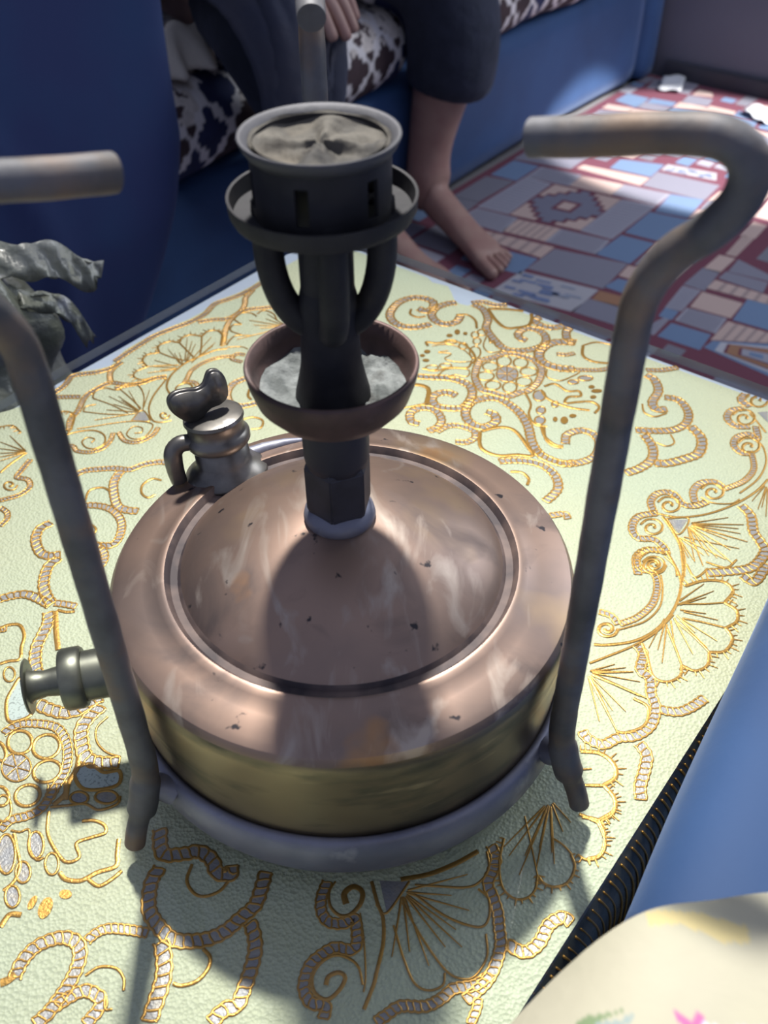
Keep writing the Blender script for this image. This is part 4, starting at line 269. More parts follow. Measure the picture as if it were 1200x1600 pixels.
LOOPS=[(1.2,[(1115,2948),(1104,2914),(1083,2890),(1056,2881),(1031,2891),(1015,2916),(1011,2950),(1021,2984),(1043,3009),(1070,3018),(1095,3008),(1111,2982)],0),(1.2,[(1234,2925),(1223,2893),(1201,2870),(1175,2862),(1150,2871),(1133,2895),(1130,2927),(1140,2959),(1162,2982),(1189,2990),(1214,2981),(1230,2957)],0),(1.1,[(1286,2811),(1275,2785),(1251,2767),(1220,2761),(1191,2768),(1171,2788),(1166,2814),(1177,2840),(1201,2859),(1232,2865),(1262,2857),(1281,2838)],0),(1.1,[(1233,2689),(1222,2662),(1199,2643),(1171,2636),(1145,2644),(1127,2664),(1123,2692),(1133,2719),(1155,2739),(1184,2745),(1211,2737),(1229,2717)],0),(1.1,[(1120,2621),(1110,2589),(1090,2566),(1065,2557),(1041,2567),(1026,2591),(1022,2624),(1032,2656),(1053,2680),(1078,2689),(1102,2679),(1117,2654)],0),(1.1,[(1010,2649),(1000,2622),(979,2603),(952,2596),(926,2604),(908,2624),(903,2651),(912,2678),(934,2698),(962,2705),(988,2697),(1006,2676)],0),(1.1,[(975,2762),(964,2735),(940,2716),(909,2710),(879,2718),(859,2738),(853,2765),(863,2791),(887,2811),(918,2817),(948,2809),(969,2789)],0),(1.1,[(1014,2882),(1004,2855),(982,2835),(954,2829),(927,2836),(909,2857),(903,2885),(913,2912),(935,2932),(964,2939),(991,2931),(1009,2910)],0),(0.7,[(1146,2784),(1131,2737),(1099,2703),(1059,2691),(1022,2704),(998,2740),(992,2788),(1007,2836),(1039,2871),(1079,2883),(1117,2869),(1141,2833)],1),(0,[(772,3349),(768,3331),(760,3318),(748,3314),(738,3319),(731,3332),(729,3350),(733,3368),(742,3381),(753,3386),(764,3380),(771,3367)],2),(0,[(714,3301),(710,3290),(701,3282),(689,3279),(677,3283),(669,3291),(666,3302),(670,3313),(679,3321),(691,3324),(703,3321),(711,3312)],2),(0,[(826,3327),(823,3316),(817,3308),(808,3306),(800,3309),(794,3317),(793,3328),(796,3339),(803,3347),(811,3350),(819,3347),(825,3339)],2),(0,[(537,3087),(533,3075),(524,3067),(512,3064),(500,3067),(492,3076),(490,3088),(493,3100),(502,3108),(514,3111),(526,3107),(534,3099)],2),(0,[(524,2971),(521,2962),(511,2955),(498,2953),(486,2956),(477,2963),(473,2972),(477,2982),(487,2988),(500,2991),(512,2988),(521,2981)],2),(0,[(495,3035),(492,3025),(485,3019),(475,3016),(466,3019),(459,3026),(457,3036),(460,3045),(467,3052),(477,3054),(486,3051),(492,3044)],2),(1.1,[(904,3068),(895,3028),(878,2999),(858,2989),(839,3000),(826,3030),(824,3070),(832,3110),(849,3140),(870,3150),(889,3139),(902,3109)],0),(1.1,[(813,3156),(807,3134),(795,3119),(779,3114),(764,3120),(754,3136),(751,3157),(757,3179),(769,3195),(785,3200),(800,3194),(810,3178)],0),(1.1,[(739,3216),(731,3203),(713,3194),(689,3191),(666,3195),(649,3205),(643,3219),(651,3232),(669,3241),(693,3244),(716,3240),(733,3230)],0),(1.1,[(919,3219),(913,3197),(901,3181),(887,3176),(873,3182),(864,3198),(861,3220),(867,3242),(879,3258),(894,3264),(907,3257),(917,3241)],0),(1.1,[(911,3308),(906,3288),(894,3273),(880,3268),(866,3274),(856,3289),(854,3309),(859,3329),(871,3344),(886,3349),(900,3343),(909,3328)],0),(1.1,[(976,3340),(969,3318),(954,3301),(936,3296),(918,3302),(906,3319),(903,3341),(910,3364),(925,3380),(943,3386),(961,3379),(973,3362)],0),(1.0,[(585,2877),(578,2862),(561,2851),(537,2848),(515,2852),(498,2864),(493,2879),(500,2894),(517,2905),(540,2909),(563,2904),(579,2893)],0),(1.0,[(682,2902),(675,2888),(658,2879),(636,2876),(615,2880),(599,2890),(594,2904),(601,2917),(617,2926),(639,2929),(661,2925),(676,2915)],0),(0,[(1420,2233),(1413,2213),(1402,2198),(1388,2193),(1376,2199),(1369,2214),(1368,2234),(1375,2254),(1386,2269),(1400,2274),(1412,2268),(1419,2253)],2),(0,[(1483,2281),(1478,2271),(1468,2264),(1455,2261),(1443,2264),(1436,2272),(1434,2282),(1439,2292),(1449,2300),(1461,2302),(1473,2299),(1481,2292)],2),(0,[(1351,2246),(1347,2232),(1340,2222),(1331,2219),(1323,2223),(1319,2233),(1319,2246),(1323,2260),(1330,2269),(1339,2273),(1346,2269),(1351,2259)],2),(0,[(1707,2565),(1700,2554),(1684,2547),(1664,2544),(1645,2547),(1632,2556),(1629,2567),(1636,2577),(1651,2585),(1672,2587),(1691,2584),(1704,2576)],2),(0,[(1663,2615),(1659,2605),(1649,2598),(1638,2596),(1627,2598),(1620,2606),(1618,2615),(1623,2625),(1633,2632),(1644,2635),(1655,2632),(1662,2624)],2),(0,[(1654,2494),(1650,2485),(1640,2478),(1629,2475),(1618,2478),(1611,2485),(1610,2495),(1614,2504),(1624,2511),(1635,2513),(1646,2511),(1653,2504)],2),(1.1,[(1306,2518),(1296,2487),(1278,2465),(1256,2457),(1236,2466),(1224,2489),(1222,2520),(1231,2551),(1250,2573),(1272,2581),(1292,2572),(1304,2549)],1),(1.1,[(1381,2417),(1376,2401),(1366,2389),(1354,2385),(1344,2389),(1337,2402),(1337,2418),(1342,2434),(1352,2446),(1363,2450),(1374,2446),(1380,2433)],1),(1.1,[(1283,2349),(1277,2329),(1264,2314),(1248,2309),(1234,2315),(1225,2330),(1223,2351),(1230,2371),(1243,2386),(1259,2392),(1273,2386),(1282,2370)],1),(1.1,[(1267,2236),(1259,2214),(1244,2198),(1226,2192),(1209,2198),(1199,2215),(1197,2237),(1204,2260),(1219,2276),(1238,2282),(1255,2275),(1265,2259)],1),(1.1,[(1667,2721),(1658,2706),(1637,2696),(1611,2692),(1586,2697),(1569,2708),(1565,2723),(1574,2738),(1595,2749),(1621,2752),(1646,2747),(1663,2736)],1),(1.1,[(1560,2678),(1554,2666),(1539,2657),(1520,2654),(1502,2658),(1490,2667),(1487,2680),(1493,2692),(1508,2701),(1527,2704),(1545,2700),(1557,2691)],1),(1.0,[(-1706,156),(-1703,132),(-1709,116),(-1722,110),(-1738,116),(-1753,133),(-1763,156),(-1766,180),(-1760,197),(-1748,203),(-1732,196),(-1716,179)],0),(1.6,[(-1659,-127),(-1700,-18),(-1692,67),(-1669,137),(-1613,75),(-1567,-20),(-1559,-91),(-1598,-123)],1),(1.5,[(-1521,-229),(-1510,-263),(-1515,-293),(-1535,-312),(-1564,-316),(-1595,-302),(-1619,-275),(-1630,-241),(-1626,-210),(-1606,-190),(-1576,-187),(-1545,-201)],0),(1.5,[(-1382,-252),(-1372,-286),(-1380,-318),(-1402,-339),(-1434,-343),(-1467,-330),(-1492,-303),(-1502,-268),(-1495,-236),(-1472,-215),(-1439,-210),(-1406,-224)],0),(1.4,[(-1343,-387),(-1336,-418),(-1346,-446),(-1369,-466),(-1401,-471),(-1433,-461),(-1455,-438),(-1463,-408),(-1454,-379),(-1430,-359),(-1398,-353),(-1366,-364)],0),(1.4,[(-1408,-516),(-1400,-544),(-1407,-570),(-1428,-588),(-1456,-592),(-1485,-582),(-1506,-560),(-1515,-532),(-1508,-505),(-1487,-488),(-1458,-483),(-1429,-494)],0),(1.5,[(-1630,-291),(-1618,-318),(-1615,-340),(-1622,-352),(-1638,-351),(-1657,-336),(-1676,-312),(-1688,-285),(-1691,-262),(-1684,-250),(-1668,-251),(-1648,-266)],0),(1.4,[(-1549,-526),(-1539,-551),(-1540,-574),(-1552,-587),(-1572,-588),(-1594,-576),(-1613,-554),(-1623,-529),(-1622,-506),(-1610,-492),(-1590,-491),(-1568,-504)],0),(0.5,[(-1480,-391),(-1479,-429),(-1497,-455),(-1528,-465),(-1565,-454),(-1598,-427),(-1618,-389),(-1619,-352),(-1602,-324),(-1570,-314),(-1532,-325),(-1499,-353)],1),(1.6,[(-1268,-406),(-1209,-376),(-1134,-422),(-1064,-416),(-1051,-482),(-1116,-510),(-1206,-509),(-1256,-458)],1),(1.1,[(-1514,-603),(-1509,-636),(-1515,-660),(-1530,-669),(-1551,-660),(-1571,-635),(-1585,-602),(-1590,-568),(-1584,-544),(-1569,-535),(-1548,-544),(-1528,-569)],0),(1.0,[(-1235,-871),(-1233,-896),(-1239,-914),(-1252,-920),(-1268,-913),(-1283,-895),(-1294,-870),(-1296,-845),(-1290,-827),(-1277,-820),(-1260,-827),(-1245,-846)],0),(1.0,[(-1363,-1014),(-1361,-1037),(-1368,-1054),(-1381,-1061),(-1398,-1054),(-1414,-1037),(-1425,-1013),(-1427,-989),(-1421,-972),(-1407,-966),(-1390,-972),(-1374,-990)],1),(1.0,[(-1347,-907),(-1345,-931),(-1352,-948),(-1366,-954),(-1383,-948),(-1399,-930),(-1410,-906),(-1412,-882),(-1405,-865),(-1391,-858),(-1374,-865),(-1358,-883)],1),(1.1,[(-1323,-782),(-1319,-813),(-1325,-836),(-1340,-844),(-1358,-835),(-1376,-813),(-1389,-781),(-1393,-750),(-1387,-726),(-1372,-718),(-1353,-727),(-1335,-750)],1),(1.1,[(-1043,-552),(-1047,-568),(-1063,-580),(-1088,-584),(-1115,-579),(-1136,-567),(-1147,-551),(-1143,-534),(-1127,-523),(-1101,-519),(-1074,-523),(-1053,-536)],1),(1.1,[(-1177,-554),(-1179,-569),(-1192,-581),(-1211,-584),(-1233,-580),(-1251,-569),(-1260,-553),(-1258,-538),(-1245,-526),(-1225,-522),(-1204,-527),(-1186,-539)],1),(1.1,[(-1434,-823),(-1427,-868),(-1432,-901),(-1448,-913),(-1471,-901),(-1495,-868),(-1513,-822),(-1521,-776),(-1516,-742),(-1500,-729),(-1476,-742),(-1452,-777)],1),(0,[(-1146,-1007),(-1148,-1017),(-1156,-1024),(-1169,-1026),(-1183,-1023),(-1194,-1016),(-1200,-1006),(-1199,-996),(-1191,-989),(-1178,-987),(-1164,-989),(-1152,-997)],2),(0,[(-1216,-1076),(-1224,-1096),(-1237,-1108),(-1252,-1108),(-1264,-1096),(-1271,-1076),(-1270,-1052),(-1262,-1032),(-1248,-1020),(-1234,-1020),(-1221,-1032),(-1215,-1052)],2),(0,[(-1289,-1048),(-1295,-1062),(-1304,-1070),(-1312,-1070),(-1318,-1062),(-1320,-1049),(-1317,-1033),(-1311,-1020),(-1302,-1012),(-1294,-1012),(-1288,-1019),(-1286,-1033)],2)]
FILLS=[[(1862,1249),(1981,1247),(1901,1135)],[(2706,2297),(2778,2307),(2740,2184)],[(-1506,2292),(-1474,2381),(-1435,2380),(-1393,2289)],[(144,-963),(266,-969),(172,-1100)]]
SPIKES=[(4.1,[(1837,710),(1950,750),(2057,739),(2089,669),(2021,585)]),(4.0,[(2021,585),(2069,528),(2049,451),(1979,406)]),(3.8,[(1979,406),(1993,330),(1931,250),(1850,244)]),(3.8,[(1850,244),(1817,159),(1747,125),(1688,161)]),(3.3,[(1688,161),(1661,92),(1587,58),(1528,94),(1524,206),(1517,308)]),(3.7,[(1093,-339),(1184,-353),(1237,-413),(1230,-483),(1170,-522)]),(3.5,[(1170,-522),(1205,-584),(1193,-650),(1119,-697)]),(3.4,[(1119,-697),(1129,-777),(1096,-858),(1036,-878)]),(-3.4,[(-1015,3197),(-1016,3329),(-1064,3409),(-1136,3404),(-1175,3333)]),(-3.4,[(-1175,3333),(-1263,3357),(-1318,3318),(-1331,3248)]),(-3.3,[(-1331,3248),(-1406,3267),(-1480,3207),(-1460,3120)]),(-3.3,[(-1460,3120),(-1543,3090),(-1565,3017),(-1515,2933)]),(-3.2,[(-1515,2933),(-1585,2873),(-1591,2813),(-1533,2772),(-1456,2790)]),(-2.8,[(-2067,2276),(-2055,2357),(-1990,2404),(-1913,2363),(-1895,2237),(-1909,2151)]),(-2.6,[(-2379,2238),(-2296,2249),(-2222,2174)]),(-2.3,[(688,-779),(656,-897),(659,-997),(701,-1047),(754,-1048),(795,-1012),(813,-949)]),(-2.3,[(813,-949),(836,-985),(880,-1001),(937,-981),(976,-916),(969,-857)]),(-2.4,[(997,-858),(1034,-882),(1092,-868),(1125,-815),(1122,-755),(1112,-712)]),(-2.4,[(1128,-701),(1183,-670),(1209,-599),(1173,-525)])]
CLOTH_LEFT=[(-2611,2296),(-2425,2400),(-2367,2427),(-2294,2481),(-2189,2607),(-2128,2651),(-2076,2740),(-2047,2859),(-1968,2892),(-1880,2908),(-1786,2955),(-1722,3169),(-1635,3276),(-1546,3386),(-1428,3486),(-1308,3588),(-1217,3693),(-1153,3838),(-1048,3917),(-966,3983),(-872,4084),(-810,4187),(-745,4279)]
CLOTH_NOTCH=[(567,4220),(595,4113),(721,4045),(741,3955),(759,3829),(799,3766),(860,3736),(891,3813),(952,3874),(938,3937)]
CARPET=[('B',[(236,1526),(285,1589),(329,1561),(280,1498)]),('D',[(157,1431),(223,1515),(273,1491),(200,1406)]),('D',[(128,1394),(155,1427),(198,1402),(156,1338)]),('S',[(158,1335),(196,1376),(262,1335),(230,1283)]),('S',[(198,1386),(298,1509),(343,1478),(251,1355)]),('S',[(303,1512),(337,1557),(406,1517),(375,1472)]),('T',[(235,1286),(267,1328),(332,1292),(300,1248)]),('S',[(305,1245),(337,1288),(411,1245),(380,1199)]),('T',[(187,1266),(202,1287),(312,1224),(285,1189)]),('B',[(187,1239),(278,1183),(244,1134),(155,1185)]),('G',[(263,1150),(316,1215),(425,1161),(372,1084)]),('M',[(250,1138),(362,1077),(312,1014),(197,1078)]),('O',[(353,1048),(368,1072),(413,1045),(397,1020)]),('G',[(315,1013),(347,1047),(400,1018),(374,972)]),('X',[(251,1351),(351,1477),(465,1408),(369,1285)]),('S',[(371,1285),(465,1405),(521,1378),(419,1253)]),('E',[(380,1470),(411,1510),(479,1472),(448,1429)]),('E',[(407,1549),(423,1564),(533,1501),(509,1469)]),('G',[(289,1599),(359,1689),(456,1636),(391,1550)]),('S',[(454,1429),(483,1470),(557,1428),(524,1385)]),('B',[(518,1357),(561,1425),(613,1399),(568,1331)]),('B',[(448,1275),(507,1351),(597,1303),(529,1222)]),('B',[(383,1198),(437,1262),(485,1232),(432,1165)]),('E',[(470,1197),(492,1232),(523,1217),(497,1183)]),('G',[(441,1160),(465,1191),(495,1177),(472,1139)]),('E',[(409,1123),(429,1153),(463,1134),(441,1100)]),('B',[(379,1087),(404,1110),(440,1092),(419,1055)]),('G',[(519,1467),(559,1525),(658,1463),(615,1402)]),('B',[(472,1549),(500,1589),(576,1561),(538,1508)]),('M',[(570,1536),(588,1561),(667,1519),(658,1487)]),('E',[(574,1331),(595,1358),(620,1347),(600,1309)]),('G',[(600,1361),(622,1395),(644,1384),(623,1351)]),('E',[(624,1398),(653,1433),(673,1423),(648,1385)]),('G',[(507,1093),(548,1142),(571,1129),(533,1073)]),('E',[(553,1145),(587,1186),(608,1174),(573,1131)]),('T',[(601,1193),(646,1256),(658,1241),(615,1185)]),('E',[(644,1261),(679,1307),(697,1292),(664,1247)]),('S',[(461,1023),(501,1084),(524,1069),(482,1012)]),('B',[(446,997),(459,1017),(474,1007),(460,987)]),('E',[(501,1022),(529,1064),(579,1030),(550,990)]),('S',[(468,983),(493,1016),(542,986),(516,947)]),('B',[(432,939),(459,972),(506,941),(481,903)]),('B',[(556,983),(593,1039),(638,1012),(599,954)]),('T',[(508,927),(546,975),(615,930),(601,916)]),('T',[(541,1078),(561,1102),(646,1040),(633,1019)]),('G',[(568,1109),(585,1129),(638,1095),(621,1064)]),('G',[(590,1131),(616,1169),(659,1104),(643,1100)]),('Y',[(493,906),(510,922),(631,907),(603,790)]),('S',[(405,958),(448,988),(454,983),(425,945)]),('B',[(551,1916),(585,1958),(624,1926),(586,1874)]),('B',[(619,1902),(635,1925),(679,1900),(663,1877)]),('G',[(590,1874),(613,1902),(662,1865),(639,1837)]),('E',[(513,1870),(530,1893),(576,1868),(562,1840)]),('E',[(563,1834),(579,1862),(633,1835),(618,1807)]),('S',[(485,1831),(507,1859),(557,1835),(537,1807)]),('S',[(454,1793),(477,1820),(579,1767),(555,1741)]),('B',[(543,1807),(560,1829),(718,1738),(701,1711)]),('E',[(623,1810),(643,1837),(744,1773),(727,1747)]),('B',[(647,1843),(665,1865),(771,1805),(752,1780)]),('E',[(670,1871),(692,1900),(738,1869),(723,1844)]),('E',[(726,1840),(752,1874),(794,1841),(782,1816)]),('G',[(694,1899),(721,1941),(764,1915),(744,1878)]),('E',[(729,1741),(747,1762),(795,1736),(782,1711)]),('B',[(756,1773),(778,1799),(823,1776),(803,1744)]),('B',[(785,1810),(806,1841),(852,1814),(833,1784)]),('S',[(760,1678),(793,1708),(836,1681),(810,1646)]),('S',[(740,1664),(753,1668),(798,1634),(778,1605)]),('E',[(742,1614),(750,1609),(771,1599),(749,1571)]),('E',[(790,1711),(804,1731),(844,1706),(830,1686)]),('E',[(843,1883),(885,1864),(859,1821),(841,1831)]),('S',[(682,1979),(730,2061),(771,2033),(720,1953)]),('G',[(636,1993),(666,2050),(710,2042),(675,1986)]),('E',[(731,1946),(752,1977),(773,1957),(769,1933)]),('S',[(748,1553),(812,1651),(841,1621),(769,1511)]),('B',[(819,1744),(841,1775),(877,1758),(853,1721)]),('G',[(801,2045),(832,2077),(878,2049),(833,1999)]),('G',[(429,1767),(440,1783),(523,1743),(511,1722)])]
FL_YEL=[(-0.0740,-0.1750),(-0.0650,-0.1870),(-0.0620,-0.1990),(-0.0660,-0.2020),(-0.0700,-0.1970),(-0.0720,-0.1850),(-0.0780,-0.1780)]
FL_G1=[(-0.1210,-0.1750),(-0.1150,-0.1740),(-0.1100,-0.1750),(-0.1060,-0.1810),(-0.1040,-0.1820),(-0.1050,-0.1830),(-0.1100,-0.1790),(-0.1180,-0.1790)]
FL_G2=[(-0.1180,-0.1790),(-0.1100,-0.1790),(-0.1070,-0.1840),(-0.1030,-0.1850),(-0.1050,-0.1860),(-0.1110,-0.1840),(-0.1140,-0.1840)]
FL_G3=[(-0.1250,-0.1700),(-0.1170,-0.1660),(-0.1160,-0.1670),(-0.1230,-0.1720)]
FL_W=[(-0.1040,-0.1970),(-0.1000,-0.1960),(-0.0950,-0.1990),(-0.0930,-0.2050),(-0.0950,-0.2080)]
FL_P=(-0.0990,-0.1990)

# ================================================================ SETTING
floor = struct(boxm('floor', (.4, .1, FLOOR-.03), (4.4, 4.2, .06), FLOORM, mtx=ROT))
def wall_with_hole(name, u, th, v0, v1, z0, z1, hv0, hv1, hz0, hz1, M):
    bm = bmesh.new()
    for a, b, c, d in ((v0, hv0, z0, z1), (hv1, v1, z0, z1), (hv0, hv1, z0, hz0), (hv0, hv1, hz1, z1)):
        r = bmesh.ops.create_cube(bm, size=1)
        for q in r['verts']: q.co = Vector((u+th/2+q.co.x*th, (a+b)/2+q.co.y*(b-a), (c+d)/2+q.co.z*(d-c)))
    bmesh.ops.transform(bm, matrix=ROT, verts=bm.verts)
    return struct(fromb(name, bm, M, smooth=False))
wall_with_hole('wall_back', 2.065, .12, -1.9, 2.1, FLOOR, 2.0, -.87, .03, .57, 1.52, WALLM)
struct(boxm('wall_left', (.45, 2.02, .8), (3.4, .10, 2.4), WALLM, mtx=ROT))
struct(boxm('wall_foot_shade', (2.056, -.55, FLOOR+.02), (.018, 2.6, .04), SHADEM, mtx=ROT, bev=.002))  # dark strip standing in for the shadow along the foot of the wall
wf = thing('window_1', 'x', 'x'); del wf['label']; del wf['category']; wf['kind'] = 'structure'; wf.location = W(2.12, -.42, .5)
IW = Matrix.Translation(-wf.location)
for c, s in (((2.125, -.85, 1.045), (.05, .04, .95)), ((2.125, .01, 1.045), (.05, .04, .95)), ((2.125, -.42, .59), (.05, .82, .04)), ((2.125, -.42, 1.50), (.05, .82, .04)), ((2.125, -.42, 1.045), (.04, .03, .87))):
    boxm('window_frame', c, s, WHITE, wf, IW @ ROT, .004)
boxm('pane', (2.13, -.42, 1.045), (.006, .82, .87), PANE, wf, IW @ ROT)

# ---- patterned carpet
def carpet():
    V = []; F = []; C = []
    pal = {'B': (.17, .25, .40), 'G': (.245, .24, .30), 'D': (.21, .205, .25), 'E': (.56, .42, .38), 'S': (.36, .355, .42), 'O': (.36, .19, .115), 'R': (.175, .055, .085), 'W': (.50, .50, .55), 'N': (.12, .13, .18)}  # D is the grey of G with shade painted in
    top = FLOOR+.006
    def poly(P, col, lv):
        i = len(V)
        for q in P: V.append((q[0], q[1], top+lv*.0003)); C.append(pal[col] if isinstance(col, str) else col)
        F.append(tuple(range(i, i+len(P))))
    def bil(Q, s, t):
        Q = [np.array(q) for q in Q]; return (Q[0]*(1-s)+Q[1]*s)*(1-t) + (Q[3]*(1-s)+Q[2]*s)*t
    traced = []
    for col, Q in CARPET:
        Q = [(a/1000, b/1000) for a, b in Q]; cx_ = sum(q[0] for q in Q)/4; cy_ = sum(q[1] for q in Q)/4; Q = [(q[0]+(q[0]-cx_)/max(.01, math.hypot(q[0]-cx_, q[1]-cy_))*.0035, q[1]+(q[1]-cy_)/max(.01, math.hypot(q[0]-cx_, q[1]-cy_))*.0035) for q in Q]; traced.append(Q)
        if col in 'BGEDOS':
            poly(Q, col, 1)
            if col == 'S':
                for k in range(1, 14):
                    s = k/14; poly([bil(Q, s-.014, .06), bil(Q, s+.014, .06), bil(Q, s+.014, .94), bil(Q, s-.014, .94)], (.29, .28, .36), 2)
        elif col == 'T':
            poly(Q, 'E', 1)
            for k in range(1, 6): poly([bil(Q, .03, k/6-.03), bil(Q, .97, k/6-.03), bil(Q, .97, k/6+.03), bil(Q, .03, k/6+.03)], (.38, .29, .28), 2)
        elif col == 'M':
            poly(Q, (.44, .43, .47), 1)
            rr = random.Random(7)
            for k in range(22):
                s = rr.random()*.75+.02; t = rr.random()*.85+.02; a = .12+.12*rr.random(); b = .07+.06*rr.random()
                if s > .5 and rr.random() < .5: continue
                poly([bil(Q, s, t), bil(Q, min(.98, s+a), t), bil(Q, min(.98, s+a), min(.98, t+b)), bil(Q, s, min(.98, t+b))], (.17, .22, .38) if s < .5 else (.30, .33, .42), 2+k % 3)
        elif col == 'X':
            st = [(.40, 0), (.40, .10), (.30, .10), (.30, .20), (.20, .20), (.20, .30), (.10, .30), (.10, .40), (0, .40)]
            for fx in (0, 1):
                for fy in (0, 1):
                    c = [(.02, .02)]+[(max(.02, a*.92), max(.02, b*.92)) for a, b in st]
                    poly([bil(Q, 1-a if fx else a, 1-b if fy else b) for a, b in c], 'E', 1)
            g = [(a*1.1, b*1.1) for a, b in st]; g[0] = (.44, .03); g[-1] = (.03, .44)
            ring = [(a, b) for a, b in g[::-1]] + [(1-a, b) for a, b in g] + [(1-a, 1-b) for a, b in g[::-1]] + [(a, 1-b) for a, b in g]
            poly([bil(Q, a, b) for a, b in ring], 'N' if False else (.20, .20, .27), 2)
            poly([bil(Q, a, b) for a, b in ((.36, .36), (.64, .36), (.64, .64), (.36, .64))], 'R', 3); poly([bil(Q, a, b) for a, b in ((.41, .41), (.59, .41), (.59, .59), (.41, .59))], 'E', 4)
        elif col == 'Y':
            for k, (cc, e) in enumerate((('B', 0), ('W', .10), ('R', .18), ('O', .21), ('R', .32), ('S', .35), ('B', .43))):
                poly([bil(Q, a, b) for a, b in ((e, e), (1-e, e), (1-e, 1-e), (e, 1-e))], cc, 1+k)
    rr = random.Random(3); v = -1.25
    allq = traced
    while v < .76:
        h = rr.choice((.05, .07, .09)); u = -1.1+rr.random()*.05
        while u < 2.03:
            L = rr.choice((.07, .11, .15, .2)); u1 = min(u+L, 2.045); g = .004
            P = [W(u+g, v+g), W(u1-g, v+g), W(u1-g, v+h-g), W(u+g, v+h-g)]
            sx = np.array([W(u+a*(u1-u), v+b*h)[:2] for a in (0.05, .35, .65, .95) for b in (.1, .5, .9)]); hit = False
            if True:
                for q in (traced if u > .2 and v > -.5 else []):
                    if inpoly(sx[:, 0], sx[:, 1], q).any(): hit = True; break
            if not hit:
                poly([q[:2] for q in P], rr.choice('BGEDSBSG'), 1)
                traced.append([tuple(q[:2]) for q in P])
            u += L
        v += h
    v = -.4
    while v < .76:
        u = .3
        while u < 2.0:
            L = rr.choice((.035, .05, .07)); P = [W(u+.003, v+.003), W(u+L-.003, v+.003), W(u+L-.003, v+.032), W(u+.003, v+.032)]
            sx = np.array([W(u+a*L, v+b_*.035)[:2] for a in (0.1, .5, .9) for b_ in (.1, .5, .9)])
            if not any(inpoly(sx[:, 0], sx[:, 1], q).any() for q in traced): poly([q[:2] for q in P], rr.choice('BGEDSB'), 1); L += .0
            u += L
        v += .035
    i = len(V)   # ground weave in crimson
    B = [W(-1.1, -1.25), W(2.045, -1.25), W(2.045, .785), W(-1.1, .785)]
    for z in (FLOOR+.0002, top):
        for q in B: V.append((q.x, q.y, z)); C.append(pal['R'])
    F.extend([(i, i+3, i+2, i+1), (i+4, i+5, i+6, i+7)]+[(i+k, i+(k+1) % 4, i+4+(k+1) % 4, i+4+k) for k in range(4)])
    o = mesh('carpet', V, F, CARPM, smooth=False); paint(o, np.array(C)); return o
cp = carpet(); tag(cp, 'flat-woven carpet with crimson-lined blue, grey and beige rectangles and stepped medallions', 'carpet')

# ================================================================ TABLE, CLOTH, GLASS
U0, U1, V0, V1 = -.72, .369, -.147, .340
tb = thing('coffee_table', 'low table with pale blue top under the gold-patterned cloth', 'table', W((U0+U1)/2, (V0+V1)/2, FLOOR))
IT = Matrix.Translation(-tb.location) @ ROT
uc, vc = (U0+U1)/2, (V0+V1)/2
boxm('table_top', (uc, vc, -.0185), (U1-U0-.004, V1-V0-.006, .021), TABLEM, tb, IT, .001)
boxm('apron', (uc, vc, -.06), (U1-U0-.05, V1-V0-.05, .06), DARKW, tb, IT, .002)
for a in (U0+.05, U1-.05):
    for b in (V0+.05, V1-.05): boxm('leg', (a, b, (FLOOR+.006-.09)/2), (.045, .045, -.09-FLOOR-.006), DARKW, tb, IT, .003)
gs = thing('glass_sheet', 'thick clear glass sheet lying over the gold-patterned cloth on the low table', 'glass sheet', W(uc, vc, -.007))
IG = Matrix.Translation(-gs.location) @ ROT
bm = bmesh.new(); bmesh.ops.create_cube(bm, size=1)
for q in bm.verts: q.co = Vector((uc+q.co.x*(U1-U0), vc+q.co.y*(V1-V0), -.00345+q.co.z*.0069))
bmesh.ops.transform(bm, matrix=IG, verts=bm.verts)
g = fromb('glass_plate', bm, [GLASS, GLASS_E], gs, False)
for f in g.data.polygons:
    if abs(f.normal.z) < .5: f.material_index = 1

cl = thing('tablecloth', 'cream plastic tablecloth with gold and silver scroll and shell pattern under the glass', 'tablecloth', W(uc, vc, -.0078))
CL = -cl.location
def pmm(P): return [(a/1e4, b/1e4) for a, b in P]
left = pmm(CLOTH_LEFT); notch = pmm(CLOTH_NOTCH)
def xy(q): return (q[0], q[1])
outl = [xy(W(U0+.005, .325))] + left + [xy(W(.33, .322)), xy(W(.363, .318))] + [xy(W(.363, .217))] + notch[1:7] + [xy(W(.354, .163)), xy(W(.363, .160)), xy(W(.363, V0+.001)), xy(W(U0+.005, V0+.001))]
bm = bmesh.new(); vs = [bm.verts.new((x+CL.x, y+CL.y, -.0077+CL.z)) for x, y in outl]
es = [bm.edges.new((vs[i], vs[(i+1) % len(vs)])) for i in range(len(vs))]
bmesh.ops.triangle_fill(bm, use_beauty=True, edges=es); bmesh.ops.recalc_face_normals(bm, faces=bm.faces)
if bm.faces and sum(f.normal.z for f in bm.faces) < 0: bmesh.ops.reverse_faces(bm, faces=bm.faces[:])
fromb('cloth_sheet', bm, CLOTH, cl, False)
# hem hanging over the camera-side edge of the table, slightly wavy, its shade painted in dark
n = 150; V = []; F = []
for i in range(n+1):
    u = U0+.005+(U1-.01-U0)*i/n
    for j in range(7):
        t = j/6; vv = V0+.0005 - .0030*math.sin(min(1, t*2.2)*math.pi/2) - .0085*t - .0010*t*math.sin(u*80+.8*math.sin(u*37)); z = -.0077-.042*t**1.1*(1+.06*math.sin(u*31))
        V.append(W(u, vv, z)+CL)
for i in range(n):
    for j in range(6): a = i*7+j; F.append((a, a+7, a+8, a+1))
mesh('hem', V, F, HEM_SHADE, cl)['label'] = 'tablecloth hem in painted shade hanging over the table edge'

